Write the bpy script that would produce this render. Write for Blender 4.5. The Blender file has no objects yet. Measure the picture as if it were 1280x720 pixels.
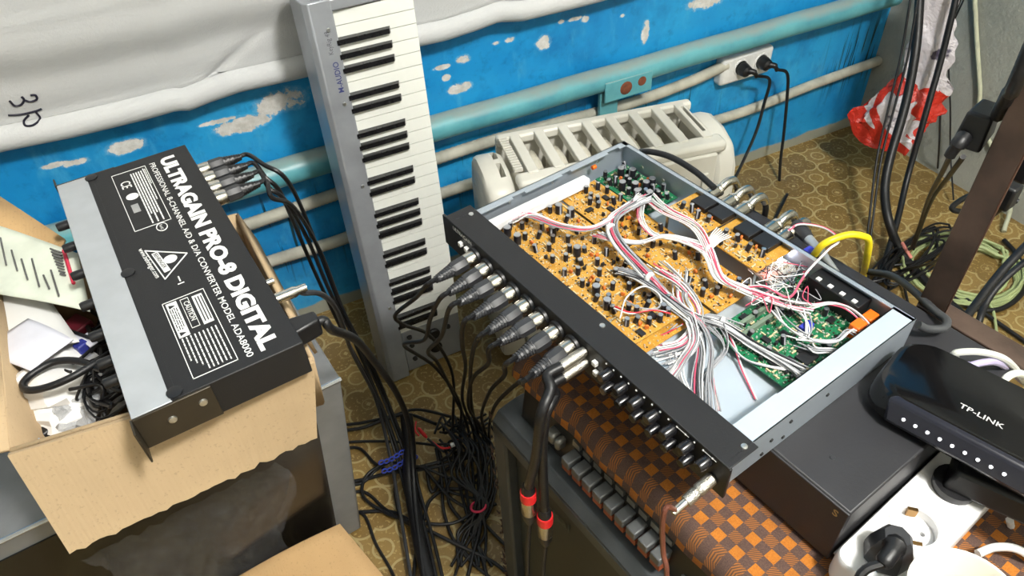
import bpy, bmesh, math, random
from mathutils import Vector, Matrix, noise
random.seed(7)
SC = bpy.context.scene
COL = SC.collection
R_ = math.radians
# ------------------------------------------------------------------ camera
FPX = 926.7
RM = Matrix(((0.8936707, 0.3328742, -0.3009110), (-0.4467398, 0.5970335, -0.6663142), (-0.0421449, 0.7298944, 0.6822595)))
CAM = Vector((0, 0, 1.27))
cd = bpy.data.cameras.new('camera'); cam = bpy.data.objects.new('camera', cd); COL.objects.link(cam)
cd.sensor_width = 36; cd.lens = FPX / 1280 * 36; cd.clip_start = .02; cd.clip_end = 50
cam.matrix_world = Matrix.Translation(CAM) @ RM.to_4x4()
SC.camera = cam
# ------------------------------------------------------------------ world, lights, exposure
wd = bpy.data.worlds.new('world'); SC.world = wd; wd.use_nodes = True
wd.node_tree.nodes['Background'].inputs[0].default_value = (.8, .9, 1, 1)
wd.node_tree.nodes['Background'].inputs[1].default_value = .25
# the room's one ceiling lamp, above and behind the camera: the photograph's shadows all fall away from it
ll = bpy.data.lights.new('ceiling_lamp_offscreen', 'POINT'); ll.energy = 205; ll.color = (1, .975, .94); ll.shadow_soft_size = .12
lo_ = bpy.data.objects.new('ceiling_lamp_offscreen', ll); COL.objects.link(lo_); lo_.location = (.55, -.62, 2.42)
SC.view_settings.view_transform = 'Standard'; SC.view_settings.look = 'None'
SC.view_settings.exposure = 0.08; SC.view_settings.gamma = 1; SC.view_settings.use_curve_mapping = False
# ------------------------------------------------------------------ pixel -> place
def ray(px, py): return RM @ Vector((px - 640, 360 - py, -FPX))
def P(px, py, z): d = ray(px, py); return CAM + d * ((z - CAM.z) / d.z)
def PY(px, py, y): d = ray(px, py); return CAM + d * (y / d.y)
def PX(px, py, x): d = ray(px, py); return CAM + d * (x / d.x)
ZU = .7125
UO = Vector((.2706, .6945, 0)); UA = R_(9.564)
VD = Vector((math.cos(UA), math.sin(UA), 0)); UD = Vector((VD.y, -VD.x, 0))
def UL(u, v, z): return UO + UD * u + VD * v + Vector((0, 0, z))
def PV(px, py, v):
    d = ray(px, py); t = (v - (CAM - UO).dot(VD)) / d.dot(VD); return CAM + d * t
def U2(px, py, z):
    q = P(px, py, z) - UO; return q.dot(UD), q.dot(VD)
URM = Matrix((UD, VD, Vector((0, 0, -1)))).transposed()      # u, v, down: right handed
UR = Matrix((VD, -UD, Vector((0, 0, 1)))).transposed()        # x=v  y=-u  z=up
# ------------------------------------------------------------------ materials
def lin(c):
    r = []
    for v in c[:3]:
        v /= 255; r.append(v / 12.92 if v <= .04045 else ((v + .055) / 1.055) ** 2.4)
    return (*r, 1)
class NT:
    def __init__(s, name):
        s.m = bpy.data.materials.new(name); s.m.use_nodes = True; s.t = s.m.node_tree; s.b = s.t.nodes['Principled BSDF']
        s._tc = None
    def n(s, ty, **k):
        o = s.t.nodes.new('ShaderNode' + ty)
        for a, v in k.items(): setattr(o, a, v)
        return o
    def l(s, a, b): s.t.links.new(a, b)
    def put(s, x, inp):
        if hasattr(x, 'links'): s.l(x, inp)
        elif isinstance(x, (tuple, list)) : inp.default_value = x
        else: inp.default_value = x
    def obj(s, world=False):
        if world: return s.n('NewGeometry').outputs['Position']
        if s._tc is None: s._tc = s.n('TexCoord')
        return s._tc.outputs['Object']
    def math(s, op, a, b=0., c=None):
        o = s.n('Math', operation=op); s.put(a, o.inputs[0]); s.put(b, o.inputs[1])
        if c is not None: s.put(c, o.inputs[2])
        return o.outputs[0]
    def noise(s, vec, scale, detail=3., rough=.55, dist=0.):
        o = s.n('TexNoise'); s.l(vec, o.inputs['Vector']); o.inputs['Scale'].default_value = scale
        o.inputs['Detail'].default_value = detail; o.inputs['Roughness'].default_value = rough; o.inputs['Distortion'].default_value = dist
        return o.outputs['Fac']
    def mapv(s, vec, scale=(1, 1, 1), rot=(0, 0, 0), loc=(0, 0, 0)):
        o = s.n('Mapping'); s.l(vec, o.inputs[0]); o.inputs['Scale'].default_value = scale; o.inputs['Rotation'].default_value = rot
        o.inputs['Location'].default_value = loc; return o.outputs[0]
    def ramp(s, f, lo, hi):
        o = s.n('MapRange'); s.put(f, o.inputs[0]); o.inputs[1].default_value = lo; o.inputs[2].default_value = hi; return o.outputs[0]
    def mix(s, f, a, b):
        o = s.n('Mix', data_type='RGBA'); s.put(f, o.inputs[0]); s.put(a, o.inputs[6]); s.put(b, o.inputs[7]); return o.outputs[2]
    def sep(s, v): o = s.n('SeparateXYZ'); s.l(v, o.inputs[0]); return o.outputs
    def bump(s, h, st, d=.01):
        o = s.n('Bump'); s.put(h, o.inputs['Height']); o.inputs['Strength'].default_value = st; o.inputs['Distance'].default_value = d
        s.l(o.outputs[0], s.b.inputs['Normal'])
    def fin(s, col=None, rough=None, metal=None, **k):
        if col is not None: s.put(col, s.b.inputs['Base Color'])
        if rough is not None: s.put(rough, s.b.inputs['Roughness'])
        if metal is not None: s.put(metal, s.b.inputs['Metallic'])
        for a, v in k.items(): s.put(v, s.b.inputs[a.replace('_', ' ')])
        return s.m
MC = {}
def mat(name, col, rough=.5, metal=0., var=.08, scale=25, bump=0, bscale=None, bd=.002, **k):
    if name in MC: return MC[name]
    s = NT(name); f = s.noise(s.obj(), scale, 4)
    a = lin([max(0, c * (1 - var)) for c in col]); b = lin([min(255, c * (1 + var)) for c in col])
    c = s.mix(s.ramp(f, .3, .7), a, b)
    if bump: s.bump(s.noise(s.obj(), bscale or scale * 6, 3), bump, bd)
    r = s.n('MapRange'); s.l(f, r.inputs[0]); r.inputs[3].default_value = max(0, rough - .06); r.inputs[4].default_value = min(1, rough + .06)
    MC[name] = s.fin(c, r.outputs[0], metal, **k); return MC[name]
# ------------------------------------------------------------------ mesh helpers
WM = {}
def finish(o, me, parent, smooth, ang=38):
    COL.objects.link(o)
    if smooth:
        me.polygons.foreach_set('use_smooth', [True] * len(me.polygons))
        me.set_sharp_from_angle(angle=R_(ang))
def attach(o, parent):
    if parent is not None:
        o.parent = parent; o.matrix_parent_inverse = WM[parent.name].inverted()
class MB:
    def __init__(s): s.v = []; s.f = []
    def add(s, vs, fs):
        k = len(s.v); s.v += [tuple(v) for v in vs]; s.f += [tuple(i + k for i in f) for f in fs]; return s
    def box(s, c, d, rot=None):
        x, y, z = d[0] / 2, d[1] / 2, d[2] / 2; c = Vector(c)
        vs = [Vector((a * x, b * y, e * z)) for e in (-1, 1) for a, b in ((-1, -1), (1, -1), (1, 1), (-1, 1))]
        if rot is not None: vs = [rot @ v for v in vs]
        return s.add([v + c for v in vs], [(3, 2, 1, 0), (4, 5, 6, 7), (0, 1, 5, 4), (1, 2, 6, 5), (2, 3, 7, 6), (3, 0, 4, 7)])
    def ub(s, u0, u1, v0, v1, z0, z1):                        # a box in the frame of the open rack unit
        return s.box(UL((u0 + u1) / 2, (v0 + v1) / 2, (z0 + z1) / 2), (abs(v1 - v0), abs(u1 - u0), abs(z1 - z0)), UR)
    def hexa(s, p):                                            # bottom 4 ccw, top 4 ccw
        return s.add(p, [(3, 2, 1, 0), (4, 5, 6, 7), (0, 1, 5, 4), (1, 2, 6, 5), (2, 3, 7, 6), (3, 0, 4, 7)])
    def tube(s, pts, r, n=8, caps=True, flat=1.):
        pts = [Vector(p) for p in pts]; m = len(pts); rs = r if isinstance(r, (list, tuple)) else [r] * m
        t = (pts[1] - pts[0]).normalized(); a = t.orthogonal().normalized(); k = len(s.v); vs = []
        for i, p in enumerate(pts):
            t2 = (pts[min(i + 1, m - 1)] - pts[max(i - 1, 0)])
            if t2.length < 1e-9: t2 = t
            t2.normalize(); q = t.rotation_difference(t2); a = (q @ a); a = (a - t2 * a.dot(t2)).normalized(); b = t2.cross(a); t = t2
            for j in range(n):
                w = 2 * math.pi * j / n; vs.append(p + (a * math.cos(w) + b * math.sin(w) * flat) * rs[i])
        fs = [(i * n + j, i * n + (j + 1) % n, (i + 1) * n + (j + 1) % n, (i + 1) * n + j) for i in range(m - 1) for j in range(n)]
        if caps: fs += [tuple(range(n))[::-1], tuple((m - 1) * n + j for j in range(n))]
        return s.add(vs, fs)
    def lathe(s, prof, o, ax, n=16, ref=None, caps=True):       # profile of (radius, distance along the axis)
        o = Vector(o); ax = Vector(ax).normalized()
        a = ax.orthogonal().normalized() if ref is None else (Vector(ref) - ax * Vector(ref).dot(ax)).normalized()
        b = ax.cross(a); vs = []
        for r, h in prof:
            for j in range(n):
                w = 2 * math.pi * (j + .5) / n; vs.append(o + ax * h + (a * math.cos(w) + b * math.sin(w)) * r)
        m = len(prof)
        fs = [(i * n + j, i * n + (j + 1) % n, (i + 1) * n + (j + 1) % n, (i + 1) * n + j) for i in range(m - 1) for j in range(n)]
        if caps: fs += [tuple(range(n))[::-1], tuple((m - 1) * n + j for j in range(n))]
        return s.add(vs, fs)
    def prism(s, poly, o, ex, ey, ez):                          # 2D polygon in ex,ey extruded by vector ez
        o, ex, ey, ez = map(Vector, (o, ex, ey, ez)); n = len(poly)
        lo = [o + ex * a + ey * b for a, b in poly]
        fs = [tuple(range(n))[::-1], tuple(range(n, 2 * n))] + [(i, (i + 1) % n, (i + 1) % n + n, i + n) for i in range(n)]
        return s.add(lo + [p + ez for p in lo], fs)
    def grid(s, nx, ny, fn):
        vs = [fn(i / (nx - 1), j / (ny - 1)) for j in range(ny) for i in range(nx)]
        return s.add(vs, [(j * nx + i, j * nx + i + 1, (j + 1) * nx + i + 1, (j + 1) * nx + i) for j in range(ny - 1) for i in range(nx - 1)])
    def mesh(s, name): me = bpy.data.meshes.new(name); me.from_pydata(s.v, [], s.f); me.update(); return me
    def build(s, name, m, parent=None, smooth=True, bev=0, fix=True, ang=38, solid=0):
        lo = [min(v[i] for v in s.v) for i in range(3)]; hi = [max(v[i] for v in s.v) for i in range(3)]
        loc = Vector(((lo[0] + hi[0]) / 2, (lo[1] + hi[1]) / 2, lo[2]))
        s.v = [tuple(Vector(v) - loc) for v in s.v]
        me = s.mesh(name)
        if fix:
            bm = bmesh.new(); bm.from_mesh(me); bmesh.ops.recalc_face_normals(bm, faces=bm.faces); bm.to_mesh(me); bm.free()
        o = bpy.data.objects.new(name, me); me.materials.append(m); finish(o, me, parent, smooth, ang)
        o.location = loc; WM[o.name] = Matrix.Translation(loc); attach(o, parent)
        if solid:
            k = o.modifiers.new('solid', 'SOLIDIFY'); k.thickness = solid; k.offset = 0
        if bev:
            k = o.modifiers.new('bevel', 'BEVEL'); k.width = bev; k.segments = 2; k.limit_method = 'ANGLE'; k.angle_limit = R_(40)
        return o
def inst(name, me, mx, parent):                                 # shares mesh data
    o = bpy.data.objects.new(name, me); COL.objects.link(o); o.matrix_basis = mx; WM[o.name] = mx.copy(); attach(o, parent); return o
def smesh(mb, name, m, ang=38):
    me = mb.mesh(name); me.materials.append(m)
    bm = bmesh.new(); bm.from_mesh(me); bmesh.ops.recalc_face_normals(bm, faces=bm.faces); bm.to_mesh(me); bm.free()
    me.polygons.foreach_set('use_smooth', [True] * len(me.polygons)); me.set_sharp_from_angle(angle=R_(ang)); return me
def carve(o, mb):                                               # cut a real opening out of a part
    me = mb.mesh('cut'); bm = bmesh.new(); bm.from_mesh(me); bmesh.ops.recalc_face_normals(bm, faces=bm.faces); bm.to_mesh(me); bm.free()
    c = bpy.data.objects.new('cut', me); COL.objects.link(c); k = o.modifiers.new('cut', 'BOOLEAN'); k.object = c; k.operation = 'DIFFERENCE'; k.solver = 'EXACT'; k.use_self = True
    bpy.context.view_layer.update(); dg = bpy.context.evaluated_depsgraph_get(); nm = bpy.data.meshes.new_from_object(o.evaluated_get(dg)); m = o.data.materials[0]
    o.modifiers.clear(); nm.name = o.name; o.data = nm; nm.materials.clear(); nm.materials.append(m); bpy.data.objects.remove(c)
    nm.polygons.foreach_set('material_index', [0] * len(nm.polygons)); nm.set_sharp_from_angle(angle=R_(38))
def tag(o, label, cat, group=None):
    o['label'] = label; o['category'] = cat
    if group: o['group'] = group
    return o
def thing(name, label, cat, loc, group=None):
    o = bpy.data.objects.new(name, None); o.empty_display_size = .03; COL.objects.link(o); o.location = loc
    WM[o.name] = Matrix.Translation(Vector(loc)); return tag(o, label, cat, group)
def struct(o): o['kind'] = 'structure'; return o
def spline(pts, k=6):
    pts = [Vector(p) for p in pts]
    if len(pts) < 3: return pts
    q = [pts[0] * 2 - pts[1]] + pts + [pts[-1] * 2 - pts[-2]]; out = []
    for i in range(1, len(q) - 2):
        a, b, c, d = q[i - 1:i + 3]
        for j in range(k):
            t = j / k
            out.append(.5 * ((2 * b) + (c - a) * t + (2 * a - 5 * b + 4 * c - d) * t * t + (3 * b - a - 3 * c + d) * t ** 3))
    return out + [pts[-1]]
def cable(name, pts, r, m, label=None, cat='cable', group=None, parent=None, n=7, k=6):
    o = MB().tube(spline(pts, k), r, n).build(name, m, parent, fix=False, ang=80)
    if parent is None: tag(o, label, cat, group)
    return o
def pxp(lst): return [P(*a) for a in lst]                       # (px, py, z) list
def text(name, body, o, ex, ey, size, m, parent, bold=0., xs=1., align='LEFT', space=1.):
    cu = bpy.data.curves.new(name, 'FONT'); cu.body = body; cu.size = 1; cu.offset = bold; cu.align_x = align; cu.resolution_u = 3; cu.space_character = space; cu.extrude = .004
    t = bpy.data.objects.new(name, cu); COL.objects.link(t); bpy.context.view_layer.update()
    me = bpy.data.meshes.new_from_object(t.evaluated_get(bpy.context.evaluated_depsgraph_get())); bpy.data.objects.remove(t); bpy.data.curves.remove(cu)
    me.name = name; me.materials.clear(); me.materials.append(m)
    ex, ey = Vector(ex).normalized(), Vector(ey).normalized(); ez = ex.cross(ey)
    mx = Matrix.Translation(Vector(o)) @ Matrix((ex * size * xs, ey * size, ez * size)).transposed().to_4x4()
    me.transform(mx); ob = bpy.data.objects.new(name, me); COL.objects.link(ob); WM[ob.name] = Matrix.Identity(4); attach(ob, parent); return ob
def outline(mb, o, ex, ey, w, h, t, r=.0):                      # thin flat rectangular frame lying on a surface
    o, ex, ey = Vector(o), Vector(ex), Vector(ey); ez = ex.cross(ey)
    rot = Matrix((ex, ey, ez)).transposed()
    for c, d in (((w / 2, t / 2), (w, t)), ((w / 2, h - t / 2), (w, t)), ((t / 2, h / 2), (t, h)), ((w - t / 2, h / 2), (t, h))):
        mb.box(o + ex * c[0] + ey * c[1], (d[0], d[1], .0005), rot)
    return mb
# shared materials
BLK = mat('black_rubber', (17, 17, 19), .45, bump=.15, bscale=300)
BLK2 = mat('black_plastic', (22, 22, 24), .42)
GREYB = mat('dark_grey_plastic', (46, 47, 50), .42)
NICK = mat('nickel', (200, 196, 186), .26, 1., scale=60)
STEEL = mat('zinc_steel', (172, 182, 192), .38, .55, scale=12, var=.05)
WHITE = mat('white_plastic', (225, 226, 224), .35)
SCREW = mat('screw_zinc', (210, 210, 206), .3, .9)
PRINT = mat('white_print', (235, 235, 232), .6, scale=50, var=.03)
# ================================================================== the room
WY_, WX_ = 1.39, 1.85
def floor_mat():
    s = NT('linoleum'); v = s.obj(True); a = .118
    mv = s.mapv(v, (1 / a, 1 / a, 1 / a), (0, 0, R_(45)), (.13, .4, 0))
    fr = s.n('VectorMath', operation='FRACTION'); s.l(mv, fr.inputs[0])
    x, y, _ = s.sep(fr.outputs[0])
    ax = s.math('ABSOLUTE', s.math('SUBTRACT', x, .5)); ay = s.math('ABSOLUTE', s.math('SUBTRACT', y, .5))
    def dist(cx, cy):
        return s.math('SQRT', s.math('ADD', s.math('POWER', s.math('SUBTRACT', ax, cx), 2.), s.math('POWER', s.math('SUBTRACT', ay, cy), 2.)))
    d = s.math('SUBTRACT', s.math('MINIMUM', dist(.25, .0), dist(.0, .25)), .235)
    nz = s.noise(v, 130, 3)
    line = s.math('LESS_THAN', s.math('ABSOLUTE', s.math('SUBTRACT', d, .0)), .02)
    ring = s.math('LESS_THAN', s.math('ABSOLUTE', s.math('SUBTRACT', dist(.0, .0), .12)), .012)
    ring2 = s.math('LESS_THAN', s.math('ABSOLUTE', s.math('SUBTRACT', dist(.5, .5), .16)), .018)
    fl = s.math('GREATER_THAN', nz, .60)
    inside = s.math('LESS_THAN', d, 0.)
    base = s.mix(inside, lin((142, 116, 64)), lin((124, 99, 52)))
    base = s.mix(s.math('MULTIPLY', fl, .55), base, lin((186, 164, 108)))
    base = s.mix(s.math('MULTIPLY', s.math('MAXIMUM', s.math('MAXIMUM', line, ring2), s.math('MULTIPLY', ring, .5)), .72), base, lin((184, 168, 120)))
    dirt = s.ramp(s.noise(v, 2.6, 4, .6), .45, .75)
    base = s.mix(s.math('MULTIPLY', dirt, .45), base, lin((84, 66, 38)))
    s.bump(nz, .12, .002)
    return s.fin(base, .42)
def wall_mat():
    s = NT('peeling_blue_paint'); v = s.obj(True); x, y, z = s.sep(v)
    big = s.noise(v, 2.2, 5, .6); fine = s.noise(v, 40, 4, .7); med = s.noise(v, 9, 4, .6)
    c = s.mix(s.ramp(big, .35, .7), lin((20, 130, 196)), lin((48, 166, 220)))
    c = s.mix(s.math('MULTIPLY', s.ramp(med, .48, .72), .75), c, lin((14, 108, 172)))
    c = s.mix(s.math('MULTIPLY', s.ramp(fine, .54, .74), .45), c, lin((12, 94, 146)))
    c = s.mix(s.math('MULTIPLY', s.ramp(s.noise(s.mapv(v, (9, 1, 3)), 2.2, 5, .7), .55, .72), .4), c, lin((96, 186, 220)))
    # drips of dark stain that ran down below the pipe
    dv = s.mapv(v, (115, 1, 5)); dn = s.noise(dv, 1., 2, .5)
    dr = s.math('MULTIPLY', s.ramp(dn, .60, .64), s.math('MULTIPLY', s.ramp(z, .10, .22), s.ramp(s.math('ADD', z, s.math('MULTIPLY', s.noise(s.mapv(v, (75, 1, 0)), 1.), .2)), .48, .42)))
    dr = s.math('MULTIPLY', dr, s.ramp(s.noise(s.mapv(v, (3, 1, .5)), 1.), .38, .5))
    c = s.mix(dr, c, lin((18, 52, 62)))
    nz = s.math('MULTIPLY', s.math('SUBTRACT', s.noise(v, 22, 6, .72), .5), 4.2)
    mask = None
    for px, py, rx, rz in PATCH:
        q = PY(px, py, WY_)
        e = s.math('ADD', s.math('POWER', s.math('DIVIDE', s.math('SUBTRACT', x, q.x), rx), 2.), s.math('POWER', s.math('DIVIDE', s.math('SUBTRACT', z, q.z), rz), 2.))
        e = s.math('ADD', e, nz); mask = e if mask is None else s.math('MINIMUM', mask, e)
    m1 = s.ramp(mask, .75, .6); m2 = s.ramp(mask, 1.25, .8)
    c = s.mix(s.math('MULTIPLY', m2, .35), c, lin((150, 200, 222)))
    pl = s.mix(s.ramp(fine, .35, .7), lin((190, 186, 178)), lin((228, 226, 222)))
    c = s.mix(m1, c, pl)
    edge = s.ramp(s.math('ADD', z, s.math('MULTIPLY', med, .03)), .052, .046)
    c = s.mix(edge, c, lin((150, 152, 138)))
    h = s.math('ADD', s.math('MULTIPLY', med, .5), s.math('SUBTRACT', s.math('MULTIPLY', fine, .2), s.math('MULTIPLY', m1, .5)))
    s.bump(h, .35, .012)
    return s.fin(c, s.math('ADD', s.math('MULTIPLY', m1, .4), .33))
PATCH = [(158, 183, .040, .014), (95, 203, .028, .008), (70, 206, .03, .006), (303, 156, .060, .017), (272, 152, .04, .006), (350, 128, .05, .026), (366, 118, .03, .02),
         (553, 84, .02, .006), (580, 74, .018, .012), (558, 97, .01, .008), (575, 110, .03, .012), (621, 54, .012, .006), (636, 50, .014, .008), (718, 24, .02, .006), (731, 24, .012, .008), (702, 27, .01, .006),
         (880, 3, .06, .018), (806, 40, .012, .03), (778, 20, .009, .006), (680, 54, .022, .02)]
def concrete_mat(name, a, b):
    s = NT(name); v = s.obj(True); big = s.noise(v, 3.2, 6, .65); fine = s.noise(v, 60, 4, .7); med = s.noise(v, 12, 5, .65)
    c = s.mix(s.ramp(big, .3, .72), lin(a), lin(b)); c = s.mix(s.math('MULTIPLY', s.ramp(med, .58, .66), .35), c, lin([k * .6 for k in a]))
    c = s.mix(s.math('MULTIPLY', s.ramp(fine, .55, .8), .3), c, lin([min(255, k * 1.18) for k in b]))
    s.bump(s.math('ADD', med, s.math('MULTIPLY', fine, .3)), .5, .012); return s.fin(c, .8)
FL = floor_mat(); WB = wall_mat(); WR = concrete_mat('grey_render', (140, 143, 134), (170, 171, 162)); PLAS = concrete_mat('pale_plaster', (176, 176, 168), (200, 200, 192))
X0, Y0, HC = -2.1, -1.9, 2.6
struct(MB().box(((X0 + WX_) / 2, (Y0 + WY_) / 2, -.03), (WX_ - X0 + .2, WY_ - Y0 + .2, .06)).build('floor', FL, smooth=False))
struct(MB().box(((X0 + WX_) / 2, WY_ + .05, HC / 2), (WX_ - X0 + .2, .1, HC)).build('wall_back', WB, smooth=False))
struct(MB().box((WX_ + .05, (Y0 + WY_) / 2, HC / 2), (.1, WY_ - Y0, HC)).build('wall_right', WR, smooth=False))
struct(MB().box((X0 - .05, (Y0 + WY_) / 2, HC / 2), (.1, WY_ - Y0, HC)).build('wall_left', PLAS, smooth=False))
struct(MB().box(((X0 + WX_) / 2, Y0 - .05, HC / 2), (WX_ - X0 + .2, .1, HC)).build('wall_front', PLAS, smooth=False))
struct(MB().box(((X0 + WX_) / 2, (Y0 + WY_) / 2, HC + .03), (WX_ - X0 + .2, WY_ - Y0 + .2, .06)).build('ceiling', PLAS, smooth=False))
# ---------------------------------------------------------------- heating pipe
def pipe_mat():
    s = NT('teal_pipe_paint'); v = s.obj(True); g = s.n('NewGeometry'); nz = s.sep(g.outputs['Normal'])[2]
    n1 = s.noise(v, 14, 5, .65); n2 = s.noise(v, 70, 3)
    c = s.mix(s.ramp(n1, .35, .7), lin((100, 170, 178)), lin((78, 148, 162)))
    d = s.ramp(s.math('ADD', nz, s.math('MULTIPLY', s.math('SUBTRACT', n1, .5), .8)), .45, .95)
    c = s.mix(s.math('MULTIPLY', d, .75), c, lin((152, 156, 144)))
    c = s.mix(s.ramp(s.math('ADD', s.noise(v, 5.5, 6, .7), s.math('MULTIPLY', n2, .06)), .70, .735), c, lin((112, 74, 56)))
    s.bump(n2, .2, .003); return s.fin(c, .38)
TEAL = pipe_mat()
RUST = mat('rust', (112, 62, 40), .85, var=.3, scale=60, bump=.5)
pp = thing('heating_pipe', 'thick teal painted heating pipe running along the blue wall', 'pipe', (0, 1.35, .40))
MB().tube([(X0 + .05 * i, 1.35 + .0015 * math.sin(i), .4345) for i in range(79)], .0285, 20).build('pipe', TEAL, pp)
q = PY(788, 104, 1.315)
MB().box((q.x, 1.322, q.z - .012), (.13, .006, .05)).build('bracket_plate', TEAL, pp, bev=.002)
for dx, rr, dz in ((-.008, .017, -.012), (.036, .012, -.006)): MB().lathe([(rr, 0), (rr * .9, .0012)], (q.x + dx, 1.3192, q.z + dz), (0, -1, 0), 14).build('rust_patch', RUST, pp)
MB().box((q.x - .04, 1.345, q.z - .075), (.05, .012, .11)).build('strap', TEAL, pp, bev=.002)
# ---------------------------------------------------------------- corrugated conduits on the wall
COND = mat('dusty_conduit', (176, 174, 160), .7, var=.12, scale=18)
def conduit(name, pts, label, r):
    c = spline(pts, 60); rs = [r * (1 + .07 * (i % 2)) for i in range(len(c))]
    return tag(MB().tube(c, rs, 10).build(name, COND, fix=False, ang=60), label, 'conduit', None)
conduit('conduit', [(-1.2, 1.372, .30), (-.5, 1.372, .306), (0, 1.372, .3223), (.2, 1.372, .3316), (.58, 1.372, .347), (.95, 1.372, .335), (1.15, 1.372, .345), (1.262, 1.372, .362)], 'pale corrugated conduit running just under the teal pipe into the wall socket', .0135)
conduit('conduit', [(-1.2, 1.372, .2), (-.5, 1.372, .205), (.02, 1.372, .2126), (.22, 1.372, .211), (.45, 1.372, .247), (.8, 1.372, .235), (1.284, 1.372, .2), (1.6, 1.372, .215), (1.845, 1.372, .224)], 'lower pale conduit running along the blue wall beneath the socket', .0135)
# ---------------------------------------------------------------- socket and two plugs
so = thing('wall_socket', 'white double wall socket on the blue wall below the teal pipe', 'socket', (1.33, WY_, .33))
s0 = Vector((1.325, 1.378, .345))
MB().box(s0, (.165, .034, .075)).build('housing', WHITE, so, bev=.008)
for dx in (-.022, .045): MB().lathe([(.023, 0), (.0225, .002), (.019, .002), (.018, -.004)], s0 + Vector((dx, -.017, .003)), (0, -1, 0), 20).build('outlet', WHITE, so)
for i, (dx, pth, lab) in enumerate((
    (-.022, [(958, 84), (962, 100), (955, 130), (945, 165), (925, 210), (905, 250)], 'black mains plug and cord in the socket hole nearer the heater'),
    (.045, [(975, 76), (984, 92), (984, 120), (980, 165), (975, 210), (974, 262)], 'black mains plug and cord in the socket hole farther from the heater'))):
    b = s0 + Vector((dx, -.02, .003)); t = thing('mains_plug', lab, 'plug', b - Vector((0, 0, .02)), 'plugs in the wall socket')
    MB().lathe([(.017, 0), (.0175, .008), (.015, .022), (.009, .027)], b, (.05, -1, -.1), 16).build('plug_body', BLK2, t)
    MB().tube(spline([b + Vector((0, -.02, 0)), b + Vector((.012, -.034, .0)), b + Vector((.022, -.036, -.014))]), [.009] * 4 + [.0075] * 4 + [.0055] * 5, 10).build('strain_relief', BLK, t)
    yy = [1.33, 1.325, 1.32, 1.305, 1.28, 1.24]
    MB().tube(spline([b + Vector((.022, -.036, -.012))] + [PY(x, y, w) for (x, y), w in zip(pth, yy)][1:] + [Vector((PY(*pth[-1], 1.24).x - .03, 1.2, .008)), Vector((PY(*pth[-1], 1.24).x - .15, 1.12, .006))]), .0042, 8).build('cord', BLK, t, fix=False)
# ---------------------------------------------------------------- foam sheet on the wall
def foam_mat():
    s = NT('foam'); v = s.obj(True); f = s.noise(v, 160, 3, .7); g = s.noise(v, 4, 3)
    c = s.mix(s.ramp(g, .3, .7), lin((194, 196, 197)), lin((202, 203, 203))); s.bump(f, .35, .004); return s.fin(c, .85)
FOAM = foam_mat()
fb = [(-60, 208), (0, 190), (90, 172), (180, 150), (222, 138), (238, 138), (262, 128), (300, 115), (380, 97), (450, 78), (524, 58), (560, 50), (599, 37), (625, 27), (655, 26), (700, 15), (740, 5), (800, -12), (900, -46), (960, -66)]
fe = [PY(a, b, 1.337) for a, b in fb]
def foam_edge(x):
    for a, b in zip(fe, fe[1:]):
        if a.x <= x <= b.x: return a.z + (b.z - a.z) * (x - a.x) / (b.x - a.x)
    return fe[0].z if x < fe[0].x else fe[-1].z
def foam_y(x, d):                                              # the sheet bellies forward above its lower rim
    y = 1.352 - .055 * min(1, max(0, (d - .01) / .17)) ** 1.2
    y -= .0036 * math.sin(d * 62 + 2.0 * noise.noise(Vector((x * 1.3, 3, d * 2))) + 1.2 * x) * min(1, d * 14) + .006 * noise.noise(Vector((x * 2.4, 9, d * 9)))
    cr = abs((x - .05) * .62 - (d - .005)); y += .013 * math.exp(-(cr / .007) ** 2) * max(0, 1 - abs(x - .06) / .11)
    return y
def foam_pt(a, b):
    x = -1.0 + 2.3 * a; z0 = foam_edge(x); H = 1.25
    if b < .14:                                                  # rolled lower rim
        w = b / .14 * math.pi; r = .017
        return Vector((x, 1.354 - .017 * math.sin(w) * 1.1, z0 + r - r * math.cos(w)))
    d = (b - .14) / .86 * (H - .05); return Vector((x, foam_y(x, d), z0 + .036 + d))
fo = tag(MB().grid(180, 190, foam_pt).build('foam_sheet', FOAM, fix=False, solid=.012, ang=180), 'crinkled white foam sheet hanging on the blue wall behind the keyboard', 'foam sheet')
INK = mat('marker_ink', (28, 26, 44), .5)
def squig(l):
    o = []
    for a, b in l:
        q = PY(a, b, 1.31)
        for k in range(4):
            d = q.z - foam_edge(q.x) - .036
            q = PY(a, b, foam_y(q.x, d) - .0068 if d > 0 else 1.354 - .0187 * math.sin(math.acos(max(-1, min(1, 1 - 2 * (d + .036) / .034)))) - .0068)
        o.append(q)
    return o
for l in ([(10, 144), (26, 143), (44, 139), (52, 136)], [(44, 139), (50, 148), (42, 156), (32, 157), (30, 151), (36, 144)], [(12, 126), (18, 132), (26, 131), (30, 125), (27, 121)], [(30, 125), (38, 127), (46, 124), (44, 119), (38, 119)]):
    MB().tube(spline(squig(l)), .0019, 6).build('marker_stroke', INK, fo)
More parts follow.
